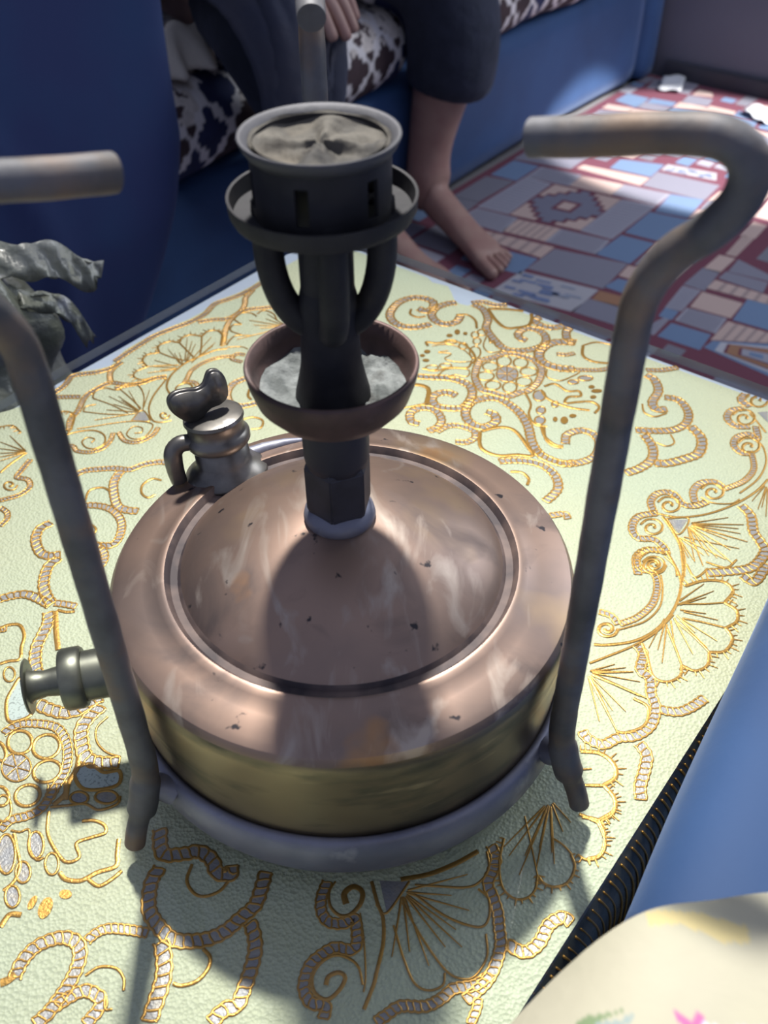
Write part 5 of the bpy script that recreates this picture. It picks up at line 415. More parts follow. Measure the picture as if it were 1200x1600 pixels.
class Rib:
    def __init__(s): s.V = []; s.F = []; s.n = 0
    def strip(s, P, w0, w1, z, h):
        P = np.asarray(P); 
        if len(P) < 2: return
        T = np.gradient(P, axis=0); L = np.linalg.norm(T, axis=1, keepdims=True); L[L == 0] = 1; T /= L
        N = np.stack([-T[:, 1], T[:, 0]], 1); k = len(P); t = np.linspace(0, 1, k)[:, None]; w = (w0+(w1-w0)*t)/2
        A = P+N*w; B = P-N*w
        for i in range(k): s.V += [(A[i, 0]+CL.x, A[i, 1]+CL.y, z+CL.z), (P[i, 0]+CL.x, P[i, 1]+CL.y, z+h+CL.z), (B[i, 0]+CL.x, B[i, 1]+CL.y, z+CL.z)]
        for i in range(k-1):
            a = s.n+3*i; s.F += [(a+1, a, a+3, a+4), (a+2, a+1, a+4, a+5)]
        s.n += 3*k
    def band(s, A, B, z):
        k = len(A)
        for i in range(k): s.V += [(A[i][0]+CL.x, A[i][1]+CL.y, z+CL.z), (B[i][0]+CL.x, B[i][1]+CL.y, z+CL.z)]
        for i in range(k-1): a = s.n+2*i; s.F.append((a+1, a, a+2, a+3))
        s.n += 2*k
    def poly(s, P, z):
        c = np.mean(P, axis=0); k = len(P); s.V.append((c[0]+CL.x, c[1]+CL.y, z+CL.z)); s.V += [(q[0]+CL.x, q[1]+CL.y, z+CL.z) for q in P]
        for i in range(k): s.F.append((s.n, s.n+1+i, s.n+1+(i+1) % k))
        s.n += k+1
# the print repeats, turned half round, on the near end of the cloth
cR = W(-.19, .096)*1e4; turn = lambda P: [(2*cR.x-x, 2*cR.y-y) for x, y in P]
ROPES += [(w_, turn(P)) for w_, P in ROPES]; GOLDS += [(w_, w2_, turn(P)) for w_, w2_, P in GOLDS]; LOOPS += [(w_, turn(P), f_) for w_, P, f_ in LOOPS]
FILLS += [turn(P) for P in FILLS]; SPIKES += [(l_, turn(P)) for l_, P in SPIKES]
gold = Rib(); silver = Rib(); lace = Rib()
ZG = -.0076
def inside_tab(P):
    P = np.asarray(P); u = P[:, 0]*UX+P[:, 1]*UY; v = -P[:, 0]*UY+P[:, 1]*UX
    return (u < U1-.004) & (v > V0+.001) & (v < V1-.002) & (u > U0+.01)
def runs(P, okm):
    out = []; cur = []
    for q, k in zip(P, okm):
        if k: cur.append(q)
        elif cur:
            if len(cur) > 1: out.append(np.array(cur))
            cur = []
    if len(cur) > 1: out.append(np.array(cur))
    return out
for ri, (wd, P) in enumerate(ROPES):
    wd *= 1.1/1000; dz = (ri % 9)*2.2e-5
    C = catmull(pmm(P), .0006)
    for C in runs(C, inside_tab(C)):
        if len(C) < 6: continue
        T = np.gradient(C, axis=0); T /= np.linalg.norm(T, axis=1, keepdims=True)+1e-12; N = np.stack([-T[:, 1], T[:, 0]], 1)
        s = np.concatenate([[0], np.cumsum(np.linalg.norm(np.diff(C, axis=0), axis=1))]); stp = max(.0022, wd*.62); k = max(2, int(s[-1]/stp)); stp = s[-1]/k
        hw = wd/2*(1-.16*(np.cos(2*np.pi*s/stp)*.5+.5))
        A = C+N*hw[:, None]; hw2 = wd/2*(1-.16*(np.cos(2*np.pi*(s/stp+.5))*.5+.5)); B = C-N*hw2[:, None]
        silver.band(A, B, ZG+dz)
        lw = min(.0016, max(.00095, wd*.21))
        gold.strip(A, lw, lw, ZG+.00022, .0003); gold.strip(B, lw, lw, ZG+.00022, .0003)
        for j in range(k+1):
            s0 = (j-.25)*stp; tt = np.linspace(0, 1, 6); ss = np.clip(s0+tt*stp*.55, 0, s[-1]); ix = np.clip(np.searchsorted(s, ss), 0, len(s)-1)
            side = np.cos(tt*np.pi); gold.strip(C[ix]+N[ix]*(side*wd/2*.95)[:, None], lw*.8, lw*.8, ZG+.00021, .0003)
for w0, w1, P in GOLDS:
    C = catmull(pmm(P), .0012)
    for C in runs(C, inside_tab(C)): gold.strip(C, max(.0007, w0*1.2/1000), max(.0005, w1*1.2/1000), ZG+.00025, .00035)
for wd, P, fill in LOOPS:
    C = catmull(pmm(P), .0012, True)
    if not inside_tab(C).all(): continue
    if fill == 2: gold.poly(C, ZG+.0003); continue
    if fill == 1: (silver if wd < 1.2 else lace).poly(C, ZG+.00005)
    C = np.vstack([C, C[:1]]); gold.strip(C, max(.001, wd*1.15/1000), max(.001, wd*1.15/1000), ZG+.00023, .00035)
for P in FILLS: silver.poly(np.array(pmm(P)), ZG+.0001)
for ln, P in SPIKES:
    C = catmull(pmm(P), .0012); T = np.gradient(C, axis=0); T /= np.linalg.norm(T, axis=1, keepdims=True)+1e-12; N = np.stack([-T[:, 1], T[:, 0]], 1)
    k = max(3, int(len(C)*.0012/.0028)); ix = np.linspace(0, len(C)-1, k).astype(int)
    for c, i in enumerate(ix):
        l = abs(ln)/1000*(1.35 if c % 2 else .85); sg = 1 if ln > 0 else -1; a = C[i]; b = C[i]+N[i]*sg*l
        if inside_tab(np.array([a, b])).all(): gold.strip(np.array([a, (a+b)/2, b]), .0010, .0005, ZG+.0002, .0003)
mesh('gold_foil_pattern', gold.V, gold.F, GOLD, cl, kind='stuff')['label'] = 'gold foil outlines'
mesh('silver_foil_pattern', silver.V, silver.F, SILVER, cl, False, kind='stuff')['label'] = 'silver rope bands'
mesh('lace_patch', lace.V, lace.F, MESHW, cl, False, kind='stuff')['label'] = 'dotted white leaf shapes'
# rope rings printed on the hem
Vh = []; Fh = []
u = -.30
while u < .34:
    for ph in range(2):
        P = []
        for i in range(9):
            t = i/8; a = math.pi*t; uu = u+.0050*math.sin(a)+ph*.0042; zz = -.010-.036*t
            tz = min(1, (-zz-.0077)/.042); P.append(W(uu, V0+.0005-.0030*math.sin(min(1, tz*2.2)*math.pi/2)-.0085*tz-.0010*tz*math.sin(uu*80+.8*math.sin(uu*37))-.0006, zz)+CL)
        a, b = tube_data(P, .00045 if ph else .0006, 5); k = len(Vh); Vh += a; Fh += [tuple(x+k for x in f) for f in b]
    u += .0098
mesh('hem_print', Vh, Fh, GOLD, cl, kind='stuff')['label'] = 'gold rope print on the shade-painted hem'

# ================================================================ STOVE
st = thing('kerosene_stove', 'old copper and brass pressure stove with black burner standing on the glass table', 'stove')
prof = [(.090, .012), (.0965, .014), (.0975, .030), (.0985, .050), (.0996, .072), (.1000, .0785), (.0994, .0825), (.0975, .0853), (.0940, .0868), (.0850, .0888), (.0790, .0903), (.0768, .0914), (.0752, .0914), (.0740, .0900), (.0730, .0884), (.0700, .0883), (.0685, .0902), (.0640, .0942), (.0550, .0998), (.0400, .1065), (.0250, .1110), (.0145, .1135), (.0100, .1140)]
tank = lathe('tank', prof, [BRASS, BRASS_S, GROOVE], st, 128, split=28)
for f in tank.data.polygons:
    c = f.center; r = math.hypot(c.x, c.y)
    f.material_index = 2 if (.0672 < r < .0756 and c.z > .08) else (1 if c.z < .0815 else 0)
lathe('base_ring', [(.0975, .031), (.0995, .0335), (.1022, .031), (.1040, .024), (.1035, .015), (.1005, .008), (.0950, .006), (.090, .009), (.094, .02)], LEAD, st, 128, closed=True, split=None)
# legs
LEGP = [(.1226, .0045), (.1195, .014), (.1140, .026), (.1110, .036), (.1088, .048), (.1082, .075), (.1078, .11), (.1072, .16), (.1066, .21), (.1063, .238), (.1075, .250), (.1130, .262), (.1215, .2715), (.1268, .281), (.1262, .2895), (.1185, .2935), (.104, .2915), (.088, .2875), (.070, .2835)]
for az, zs in ((223.5, .985), (-34, 1.0), (94, 1.0)):
    a = R_(az); ca, sa = math.cos(a), math.sin(a)
    C = catmull([(r, z*zs if z > .05 else z) for r, z in LEGP], .004)
    P = [(r*ca, r*sa, z) for r, z in C]; k = len(P)
    rad = []
    for i, (r, z) in enumerate(C): rad.append(.0044 if z < .022 else (.0062 if z < .04 else .0054) if z < .06 else .0052+.00012*math.sin(i*.9)*math.sin(i*.37))
    lg = tube('leg', P, rad, STEEL, st, 20)
    j = tube('solder_joint', [(.1015*ca-.004*sa, .1015*sa+.004*ca, .026), (.106*ca, .106*sa, .030), (.111*ca, .111*sa, .033)], [.0060, .0055, .0045], LEAD, lg, 14)
# collar and hexagon nut
lathe('collar', [(.0105, .1125), (.0140, .1130), (.0148, .1155), (.0142, .1180), (.0120, .1205), (.0100, .1215)], LEAD, st, 48, split=None)
bm = bmesh.new(); ring = []
for r, z in ((.0100, .1190), (.0125, .1195), (.0137, .1215), (.0137, .1430), (.0125, .1450), (.0100, .1455)):
    ring.append([bm.verts.new((r*math.cos(R_(60*k+20)), r*math.sin(R_(60*k+20)), z)) for k in range(6)])
for a, b in zip(ring, ring[1:]):
    for k in range(6): bm.faces.new((a[k], a[(k+1) % 6], b[(k+1) % 6], b[k]))
bm.faces.new(ring[0][::-1]); bm.faces.new(ring[-1])
bmesh.ops.bevel(bm, geom=[e for e in bm.edges], offset=.0006, segments=2, affect='EDGES')
fromb('hexagon_nut', bm, mat('dark_iron_nut', (.045, .045, .062), .5, .4, noise=(70, (.028, .028, .036), 3, .4, .65)), st, False)
lathe('nut_neck', [(.0095, .142), (.0122, .143), (.0128, .147), (.0130, .160), (.0124, .168), (.0095, .169)], mat('dark_iron_neck', (.038, .038, .052), .55, .4), st, 40, split=None)
lathe('spirit_cup', [(.0095, .1665), (.0150, .1672), (.0235, .1705), (.0285, .1765), (.0306, .1832), (.0316, .1885), (.0311, .1898), (.0298, .1893), (.0288, .1830), (.0264, .1778), (.0200, .1728), (.0100, .1705)], RUST, st, 72, closed=True, split=None)
V = []; F = []; nr, na = 9, 72
for i in range(nr):
    r = .0105+(.0268-.0105)*i/(nr-1)
    for k in range(na):
        a = 2*math.pi*k/na; V.append((r*math.cos(a), r*math.sin(a), .1752+.0038*(i/(nr-1))**2+.0016*math.sin(a*3+i)*math.cos(a*5.3+i*.9)+random.uniform(-.0005, .0005)))
for i in range(nr-1):
    for k in range(na): F.append((i*na+k, (i+1)*na+k, (i+1)*na+(k+1) % na, i*na+(k+1) % na))
mesh('ash_filling', V, F, ASH, st)['label'] = 'grey ash in the rust-brown cup'
lathe('burner_stem', [(.0142, .168), (.0142, .172), (.0136, .177), (.0122, .183), (.0110, .189), (.0104, .200), (.0104, .214), (.0092, .219), (.0075, .222)], SOOT, st, 48, split=None)
tube('burner_core', [(0, 0, .218), (0, 0, .235), (0, 0, .262)], .0092, SOOT, st, 24)
for az in (183, -2, -80, 95):
    a = R_(az); C = catmull([(.004, .203), (.0105, .2075), (.0155, .2155), (.0182, .2265), (.0186, .2380), (.0178, .2500)], .0015)
    tube('vapour_tube', [(r*math.cos(a), r*math.sin(a), z) for r, z in C], .0050, SOOT, st, 18)
lathe('flame_ring', [(.0195, .2462), (.0284, .2468), (.0294, .2518), (.0303, .2520), (.0300, .2475), (.0290, .2455), (.0195, .2448)], SOOT, st, 80, closed=True, split=35)
# slotted burner drum
V = []; F = []; na = 96; zs = [.2460, .2500, .2540, .2580, .2620, .2660, .2690]
for r in (.0220, .0205):
    for z in zs:
        for k in range(na): a = 2*math.pi*k/na; V.append((r*math.cos(a), r*math.sin(a), z))
L = len(zs)
def slot(i, k):
    return (1 <= i <= 3) and (k % 16 in (3, 4, 5)) 
for i in range(L-1):
    for k in range(na):
        if slot(i, k): continue
        k2 = (k+1) % na
        F.append((i*na+k, i*na+k2, (i+1)*na+k2, (i+1)*na+k)); b = L*na; F.append((b+i*na+k2, b+i*na+k, b+(i+1)*na+k, b+(i+1)*na+k2))
for i in range(L-1):   # slot reveals
    for k in range(na):
        if slot(i, k):
            for (i0, k0, di, dk) in ((i, k, -1, 0), (i, k, 1, 0), (i, k, 0, -1), (i, k, 0, 1)):
                if not slot(i+di, (k+dk) % na):
                    if di: ii = i+(di > 0); a_, b_ = ii*na+k, ii*na+(k+1) % na
                    else: kk = (k+(dk > 0)) % na; a_, b_ = i*na+kk, (i+1)*na+kk
                    F.append((a_, b_, b_+L*na, a_+L*na))
sharp(mesh('burner_drum', V, F, SOOT, st), 40)
lathe('burner_rim', [(.0206, .2665), (.0222, .2655), (.0240, .2678), (.0251, .2702), (.0249, .2709), (.0238, .2705), (.0224, .2694), (.0212, .2682)], SOOT_RIM, st, 80, closed=True, split=None)
V = [(0, 0, .2665)]; F = []; nr = 16; na = 96
for i in range(1, nr+1):
    r = .0218*i/nr
    for k in range(na):
        a = 2*math.pi*k/na; rib = max(0, math.cos(4*a+.6))**2; d = math.sin(math.pi*min(1, r/.0218))**.7
        V.append((r*math.cos(a), r*math.sin(a), .2685-.0040*d*(1-rib)*(.6+.4*math.sin(a*1.5+2)**2)+.0008*math.sin(a*5+i*.5)*d+.0003*math.sin(i*2+a*9)+(.0008 if i == nr else 0)))
for k in range(na): F.append((0, 1+k, 1+(k+1) % na))
for i in range(nr-1):
    for k in range(na): a = 1+i*na; F.append((a+k, a+na+k, a+na+(k+1) % na, a+(k+1) % na))
mesh('burner_cap', V, F, DUST, st)['label'] = 'dust-crusted burner cap with hollow pockets'
# filler neck with wing cap
FB = Vector((-.0565, .0615, .0845)); FT = Matrix.Translation(FB) @ Matrix.Rotation(R_(8), 4, Vector((-.7, -.7, 0)))
fl = lathe('filler_neck', [(.0010, .001), (.0200, .0015), (.0195, .0035), (.0160, .0065), (.0130, .010), (.0125, .0200), (.0100, .0205)], CAPM, st, 48, FT, split=None)
for f in fl.data.polygons: f.use_smooth = True
tube('solder_fillet', [(-.050, .0700, .0878), (-.040, .0765, .0880), (-.030, .0805, .0882), (-.018, .0835, .0882)], [.0045, .0036, .0028, .0012], LEAD, st, 12)
cap = lathe('filler_cap', [(.0060, .0190), (.0142, .0192), (.0150, .0205), (.0150, .0235), (.0138, .0248), (.0132, .0255), (.0134, .0310), (.0142, .0322), (.0138, .0338), (.0120, .0345), (.0020, .0350), (.0, .0350)], CAPM, st, 56, FT, split=45)
bm = bmesh.new(); out = []
WING = [(-1.22, 1.71), (-1.15, .92), (-.38, -.04), (.19, .05), (.75, .38), (1.30, .42), (1.76, .75), (1.85, 1.68), (1.60, 2.35), (1.09, 2.48), (.70, 1.92), (.30, 1.80), (-.19, 1.96), (-.83, 2.02)]
Cw = catmull([((a-.55)*.0092, c*.0085) for a, c in WING], .0011, True); out = [(q[0], q[1]) for q in Cw]
fa = [bm.verts.new((x, .0022, z)) for x, z in out]; fb = [bm.verts.new((x, -.0022, z)) for x, z in out]
bm.faces.new(fa); bm.faces.new(fb[::-1])
for k in range(len(out)): bm.faces.new((fa[k], fb[k], fb[(k+1) % len(out)], fa[(k+1) % len(out)]))
bmesh.ops.recalc_face_normals(bm, faces=bm.faces)
bmesh.ops.bevel(bm, geom=[e for e in bm.edges if abs(e.verts[0].co.y-e.verts[1].co.y) < 1e-6], offset=.0011, segments=3, affect='EDGES')
bmesh.ops.transform(bm, matrix=FT @ Matrix.Translation((-.002, -.001, .0343)) @ Matrix.Rotation(math.atan2(.53, .85), 4, 'Z'), verts=bm.verts)
fromb('wing_grip', bm, CAPM, cap)
tube('cap_lever', [FT @ Vector(q) for q in catmull([(-.010, -.004, .0225), (-.0165, -.006, .0235), (-.0205, -.0075, .0200), (-.0215, -.008, .0120), (-.0212, -.008, .0045)], .0015)], [.0045]*4+[.0042]*8+[.004]*40, CAPM, cap, 14) if False else None
C = catmull([(-.010, -.004, .0225), (-.0165, -.006, .0235), (-.0205, -.0075, .0200), (-.0215, -.008, .0120), (-.0212, -.008, .0045)], .0015)
tube('cap_lever', [FT @ Vector(q) for q in C], [.0044-.0012*abs(i/len(C)-.5) for i in range(len(C))], CAPM, cap, 14)
# pump
d = Vector((-.974, -.225, 0)); MP = Matrix.Translation((0, 0, .044)) @ d.to_track_quat('Z', 'Y').to_matrix().to_4x4()
lathe('pump_barrel', [(.0110, .088), (.0112, .100), (.0112, .1185), (.0105, .1190), (.0080, .1192)], PUMPM, st, 48, MP)
lathe('pump_cap', [(.0080, .1170), (.0128, .1172), (.0138, .1185), (.0138, .1255), (.0130, .1268), (.0070, .1270)], PUMPM, st, 48, MP)
kn = lathe('pump_rod', [(.0066, .126), (.0064, .1300), (.0058, .1340), (.0066, .1390), (.0080, .1410)], PUMPM, st, 36, MP, split=None)
lathe('pump_knob', [(.0, .1405), (.0118, .1408), (.0124, .1414), (.0118, .1421), (.0, .1424)], PUMPM, st, 48, MP)

# ================================================================ SOFA BEHIND
sf = thing('long_sofa', 'long low blue velvet sofa with plain front panel behind the table', 'sofa', W(1.0, 1.08, FLOOR))
IS = Matrix.Translation(-sf.location) @ ROT
def soft(name, c, half, r, step, M, parent=None, mtx=ROT, fn=None):
    V, F = softbox(half, r, step, fn); V = V+np.array(c); o = mesh(name, V, F, M, parent); o.data.transform(mtx); return o
soft('front_base', (.75, 1.075, -.275), (1.22, .29, .112), .018, .04, VELVET, sf, IS, lambda Q, N: Q+N*(.006*np.sin(Q[:, :1]*6)*np.cos(Q[:, 2:]*9)))
soft('end_panel', (2.010, 1.06, -.17), (.038, .29, .222), .018, .03, VELVET, sf, IS)['label'] = 'end panel beyond the seam'
boxm('plinth', (.77, 1.10, FLOOR+.0105), (2.40, .50, .021), DARKV, sf, IS)
soft('backrest', (.75, 1.56, 0.0), (1.22, .13, .38), .06, .05, VELVET, sf, IS)
def quatre(o, uu, ss, topc, seed):
    P = .074; x = uu/P; y = ss/(P*1.28); best = np.full(x.shape, 9.); ci = np.zeros(x.shape, int)
    for di in (-1, 0, 1, 2):
        for dj in (-1, 0, 1, 2):
            for off in (0, .5):
                cx = np.floor(x)+di+off; cy = np.floor(y)+dj+off; dx = x-cx; dy = y-cy
                f = np.minimum.reduce([np.hypot(dx, dy-.27)-.17, np.hypot(dx, dy+.27)-.17, np.hypot(dx-.27, dy)-.17, np.hypot(dx+.27, dy)-.17, np.maximum(abs(dx), abs(dy))-.24])
                k = f < best; best = np.where(k, f, best); ci = np.where(k, (cx*2+cy*4).astype(int), ci)
    n1 = vnoise(uu, ss, 60, seed); n2 = vnoise(uu, ss, 160, seed+1); n = .6*n1+.4*n2
    navy = np.array([.018, .025, .085]); brown = np.array([.055, .033, .038]); cream = np.array([.74, .67, .62])
    col = np.where((ci % 3 == 0)[:, None], navy, brown)*(.7+.6*n[:, None])
    mot = (topc > 0)[:, None] & (n < .60)[:, None] & (ci % 3 != 0)[:, None]
    col = np.where(mot, cream*(.75+.4*n2[:, None]), col)
    col = np.where((best > -.040)[:, None], np.array([.78, .74, .74]), col)
    paint(o, col)
def cushion(name, u0, u1, v0, v1, z0, z1, seed, label, group=None):
    half = ((u1-u0)/2, (v1-v0)/2, (z1-z0)/2); c = ((u0+u1)/2, (v0+v1)/2, (z0+z1)/2)
    def fn(Q, N): return Q+N*(.005*np.sin(Q[:, :1]*17+seed)*np.sin(Q[:, 1:2]*13+2))
    V, F = softbox(half, min(half[2]*.95, .058), .0036, fn); s = np.where(V[:, 1] < -half[1]+.06, V[:, 2]*1.1, V[:, 1]+half[1]+half[2])
    cc = V+np.array(c); o = mesh(name, cc, F, PRINT); quatre(o, cc[:, 0]+.02*seed, s, (V[:, 2] > .022).astype(float), seed)
    o.data.transform(ROT); return tag(o, label, 'cushion', group)
cushion('seat_cushion', .30, 1.118, .772, 1.30, -.163, -.045, 1, 'brown, navy and cream quatrefoil seat cushion under the person, rounded end near bare shin')
cushion('seat_cushion', 1.20, 1.965, .772, 1.30, -.163, -.055, 3, 'quatrefoil seat cushion on the far right of the long sofa, beyond the dark trouser leg')
# beige patterned pillow standing on the left cushion
def pf(Q, N): return Q+N*(.010*np.sin(Q[:, 2:]*38+Q[:, :1]*20)+.006*np.sin(Q[:, :1]*70+Q[:, 2:]*25))
pl = soft('throw_pillow', (.535, .93, .115), (.135, .085, .16), .07, .01, PILLOWM, None, ROT, pf); tag(pl, 'beige and brown patterned throw pillow leaning upright on the quatrefoil cushion', 'pillow')
V = []; F = []
for i in range(60):
    for j in range(9):
        u = .47+.235*i/59; t = j/8; vv = .83-.028*t-.012*math.sin(i*.5)*t; z = -.012+.030*(1-t)+.006*math.sin(i*.42+1)*(1-t)-.022*t
        V.append(W(u, vv, z))
for i in range(59):
    for j in range(8): a = i*9+j; F.append((a, a+1, a+10, a+9))
hm = mesh('pillow_hem', V, F, HEMM, pl); sm = hm.modifiers.new('s', 'SOLIDIFY'); sm.thickness = .008

# ---- tall velvet armchair side at the left
def af(Q, N):
    z = Q[:, 2:]; x = Q[:, :1]; k = np.clip((-z-.02)/.28, 0, 1)
    Q = Q.copy(); right = (Q[:, 0] > .2)[:, None]
    fold = .010*np.exp(-((x-.06+.25*z)/.025)**2) + .007*np.exp(-((x-.26+.5*(z+.05))/.02)**2) + .012*np.sin((x*2.2+z*3)*4)*.4
    front = (Q[:, 1:2] < 0); Q[:, 1:2] -= fold*front
    Q[:, 0:1] -= k**1.3*.13*np.clip((x+.1)/.4, 0, 1); Q[:, 1:2] += front*np.clip((-z-.1)/.2, 0, 1)*.03
    return Q
arm = thing('velvet_armchair', 'tall dark blue velvet armchair side at the left behind the table', 'armchair', W(.1, .8, FLOOR)); IA = Matrix.Translation(-arm.location) @ ROT
soft('side_cover', (.06, .733, -.03), (.485, .045, .335), .04, .012, VELVET_D, arm, IA, af)
boxm('plinth', (.02, .733, FLOOR+.020), (.60, .05, .04), DARKV, arm, IA)
# ---- blue velvet seat at the lower right
rs = thing('velvet_bench', 'blue velvet bench seat along the near right edge of the table', 'bench', W(.1, -.45, FLOOR)); IR = Matrix.Translation(-rs.location) @ ROT
def bf(Q, N):
    Q = Q+N*(.003*np.sin(Q[:, :1]*15+Q[:, 1:2]*9)); zw = Q[:, 2]-.11; k = np.clip((zw-.004)/.012, 0, 1)*np.clip((Q[:, 1]+.10)/.2, 0, 1)
    Q[:, 1] += k*np.clip((Q[:, 0]+.05+.034)*.135, -.02, .05); return Q
soft('seat_block', (.05, -.452, -.11), (.85, .286, .157), .030, .012, VELVET_B, rs, IR, bf)
soft('base', (.05, -.46, -.327), (.84, .27, .067), .012, .05, VELVET_B, rs, IR)
# ---- floral cushion on it
half = (.112, .108, .050); V, F = softbox(half, .049, .0012)
x, y = V[:, 0]/half[0], V[:, 1]/half[1]; sx = np.clip(1-np.abs(x)**3, 0, 1); sy = np.clip(1-np.abs(y)**3, 0, 1)
V[:, 2] *= (.35+.65*np.sqrt(sx*sy)); V[:, 2] += .0035*np.sin(V[:, 0]*60+V[:, 1]*25)+.004*np.sin(V[:, 1]*90-V[:, 0]*40+2*np.sin(V[:, 0]*30))
rr_ = np.maximum(np.hypot(x, y), 1e-6); k = np.where(rr_ > 1.0, 1.0/rr_, 1); V[:, 0] *= k; V[:, 1] *= k
V = V+np.array((-.140, -.262, .080)); fc = mesh('floral_cushion', V, F, FLORAL)
uu, vv = V[:, 0], V[:, 1]; n1 = .6*vnoise(uu, vv, 25, 5)+.4*vnoise(uu, vv, 60, 6)
col = np.array([.52, .49, .37])+(n1[:, None]-.5)*np.array([.10, .08, .10])
col = np.where((vnoise(uu, vv, 12, 9) > .62)[:, None], np.array([.55, .53, .60]), col)
col = np.where((inpoly(uu, vv, FL_YEL))[:, None], np.array([.66, .55, .27]), col)
for q, c in ((FL_G1, (.22, .30, .16)), (FL_G2, (.33, .40, .38)), (FL_G3, (.30, .36, .22)), (FL_W, (.78, .72, .78))): col = np.where(inpoly(uu, vv, q)[:, None], np.array(c), col)
a = np.arctan2(vv-FL_P[1], uu-FL_P[0]); rr_ = np.hypot(vv-FL_P[1], uu-FL_P[0]); col = np.where((rr_ < .0038*(1+.5*np.cos(a*5)))[:, None], np.array([.65, .16, .36]), col)
for (du, dv, c) in ((-.07, -.05, 0), (.03, -.09, 1), (-.05, .05, 1), (-.10, -.10, 1), (.02, -.02, 9)):
    if c == 9: continue
    a = np.arctan2(vv+.262-dv, uu+.13-du); rr_ = np.hypot(vv+.262-dv, uu+.13-du)
    col = np.where((rr_ < .013*(1+.35*np.cos(a*5)))[:, None], np.array([.74, .45, .58]), col); col = np.where((rr_ < .004)[:, None], np.array([.7, .55, .2]), col)
paint(fc, col); fc.data.transform(ROT); tag(fc, 'pale yellow floral cushion with green leaves on the blue bench', 'cushion')
# ---- plastic bag
V = []; F = []; bc = W(.078, .470)
nz, na = 60, 72
for i in range(nz+1):
    t = i/nz; z = FLOOR+.007+t*.470; r0 = .085*(1-.25*t)*(1 if t < .86 else max(.12, 1-((t-.86)/.14)**1.5*.9))
    for k in range(na):
        a = 2*math.pi*k/na; cr = .010*math.sin(a*5+t*9)+.007*math.sin(a*11-t*23)+.005*math.sin(a*3+t*41)
        r = max(.006, r0+cr*min(1, (1.02-t)*6)); V.append((bc.x+r*math.cos(a), bc.y+r*math.sin(a), z))
for i in range(nz):
    for k in range(na): F.append((i*na+k, i*na+(k+1) % na, (i+1)*na+(k+1) % na, (i+1)*na+k))
F.append(tuple(range(na-1, -1, -1))); F.append(tuple(nz*na+k for k in range(na)))
bag = thing('plastic_bag', 'crumpled grey plastic bag standing at the left edge behind the table', 'bag', (bc.x, bc.y, FLOOR+.006))
IB = -bag.location
mesh('bag_body', [Vector(q)+IB for q in V], F, PLASTIC, bag)
def flap(name, pts, w, seed):
    P = catmull(pts, .004); V = []; F = []
    for i, q in enumerate(P):
        t = P[min(i+1, len(P)-1)]-P[max(0, i-1)]; t /= np.linalg.norm(t); s = np.cross(t, (0.5, -1, .3)); s /= np.linalg.norm(s); ww = w*(1-.25*i/len(P))
        for j in range(6): V.append(Vector(q+s*ww*(j/5-.5)+np.array((0, 0, .004*math.sin(j*2.3+i*.5+seed))))+IB)
    for i in range(len(P)-1):
        for j in range(5): a = i*6+j; F.append((a, a+1, a+7, a+6))
    o = mesh(name, V, F, PLASTIC, bag); k = o.modifiers.new('s', 'SOLIDIFY'); k.thickness = .0012; return o
b0 = np.array(W(.105, .43, .045)); flap('bag_handle', [b0, np.array(W(.135, .42, .040)), np.array(W(.165, .415, .022)), np.array(W(.185, .41, .006))], .030, 1)
flap('bag_handle', [np.array(W(.115, .415, .015)), np.array(W(.135, .41, .008)), np.array(W(.150, .405, -.010)), np.array(W(.158, .40, -.035))], .014, 3)
# ---- small bent white pieces at the wall
for (u, v, a, lb) in ((1.99, .70, .3, 'small bent white piece at the corner of the sofa and grey wall'), (1.93, .46, 1.1, 'small bent white piece on the carpet at the right edge by the grey wall')):
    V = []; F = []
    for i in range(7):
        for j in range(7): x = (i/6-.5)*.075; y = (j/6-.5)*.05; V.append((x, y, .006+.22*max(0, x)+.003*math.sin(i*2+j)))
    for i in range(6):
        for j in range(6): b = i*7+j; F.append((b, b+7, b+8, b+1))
    o = mesh('white_piece', V, F, WHITE); o.location = W(u, v, FLOOR+.008); o.rotation_euler.z = PHI+a; k = o.modifiers.new('s', 'SOLIDIFY'); k.thickness = .0015; tag(o, lb, 'paper')

# ================================================================ PERSON
def skinmesh(name, verts, edges, M, parent=None, root=0, sub=2):
    """verts: list of (world Vector, radius | (rx, ry))"""
    me = bpy.data.meshes.new(name); me.from_pydata([tuple(v[0]) for v in verts], edges, []); me.update()
    o = bpy.data.objects.new(name, me); COL.objects.link(o); me.materials.append(M)
    o.modifiers.new('skin', 'SKIN'); o.modifiers['skin'].use_smooth_shade = True
    for i, v in enumerate(verts):
        r = v[1]; me.skin_vertices[0].data[i].radius = (r, r) if not hasattr(r, '__len__') else r
        me.skin_vertices[0].data[i].use_root = (i == root)
    s = o.modifiers.new('sub', 'SUBSURF'); s.levels = sub; s.render_levels = sub
    if parent: o.parent = parent
    return o
person = thing('person', 'barefoot person in dark trousers seated on the quatrefoil cushion behind the burner', 'person', W(.9, .9, FLOOR))
IP = Vector(person.location)
B = []; E = []
def bv(u, v, z, r, prev=None):
    B.append((W(u, v, z)-IP, r)); i = len(B)-1
    if prev is not None: E.append((prev, i))
    return i
pel = bv(.98, 1.16, .055, .105)
h1 = bv(1.06, 1.12, .045, .085, pel); k1 = bv(1.120, .735, .028, .062, h1); m1 = bv(1.118, .725, -.13, .056, k1); c1 = bv(1.105, .742, -.23, .042, m1); a1 = bv(1.095, .750, -.325, .033, c1)
h2 = bv(.88, 1.12, .045, .085, pel); k2 = bv(.70, .70, .030, .062, h2); m2 = bv(.765, .70, -.12, .045, k2); c2 = bv(.90, .740, -.23, .036, m2); a2 = bv(.955, .765, -.325, .030, c2)
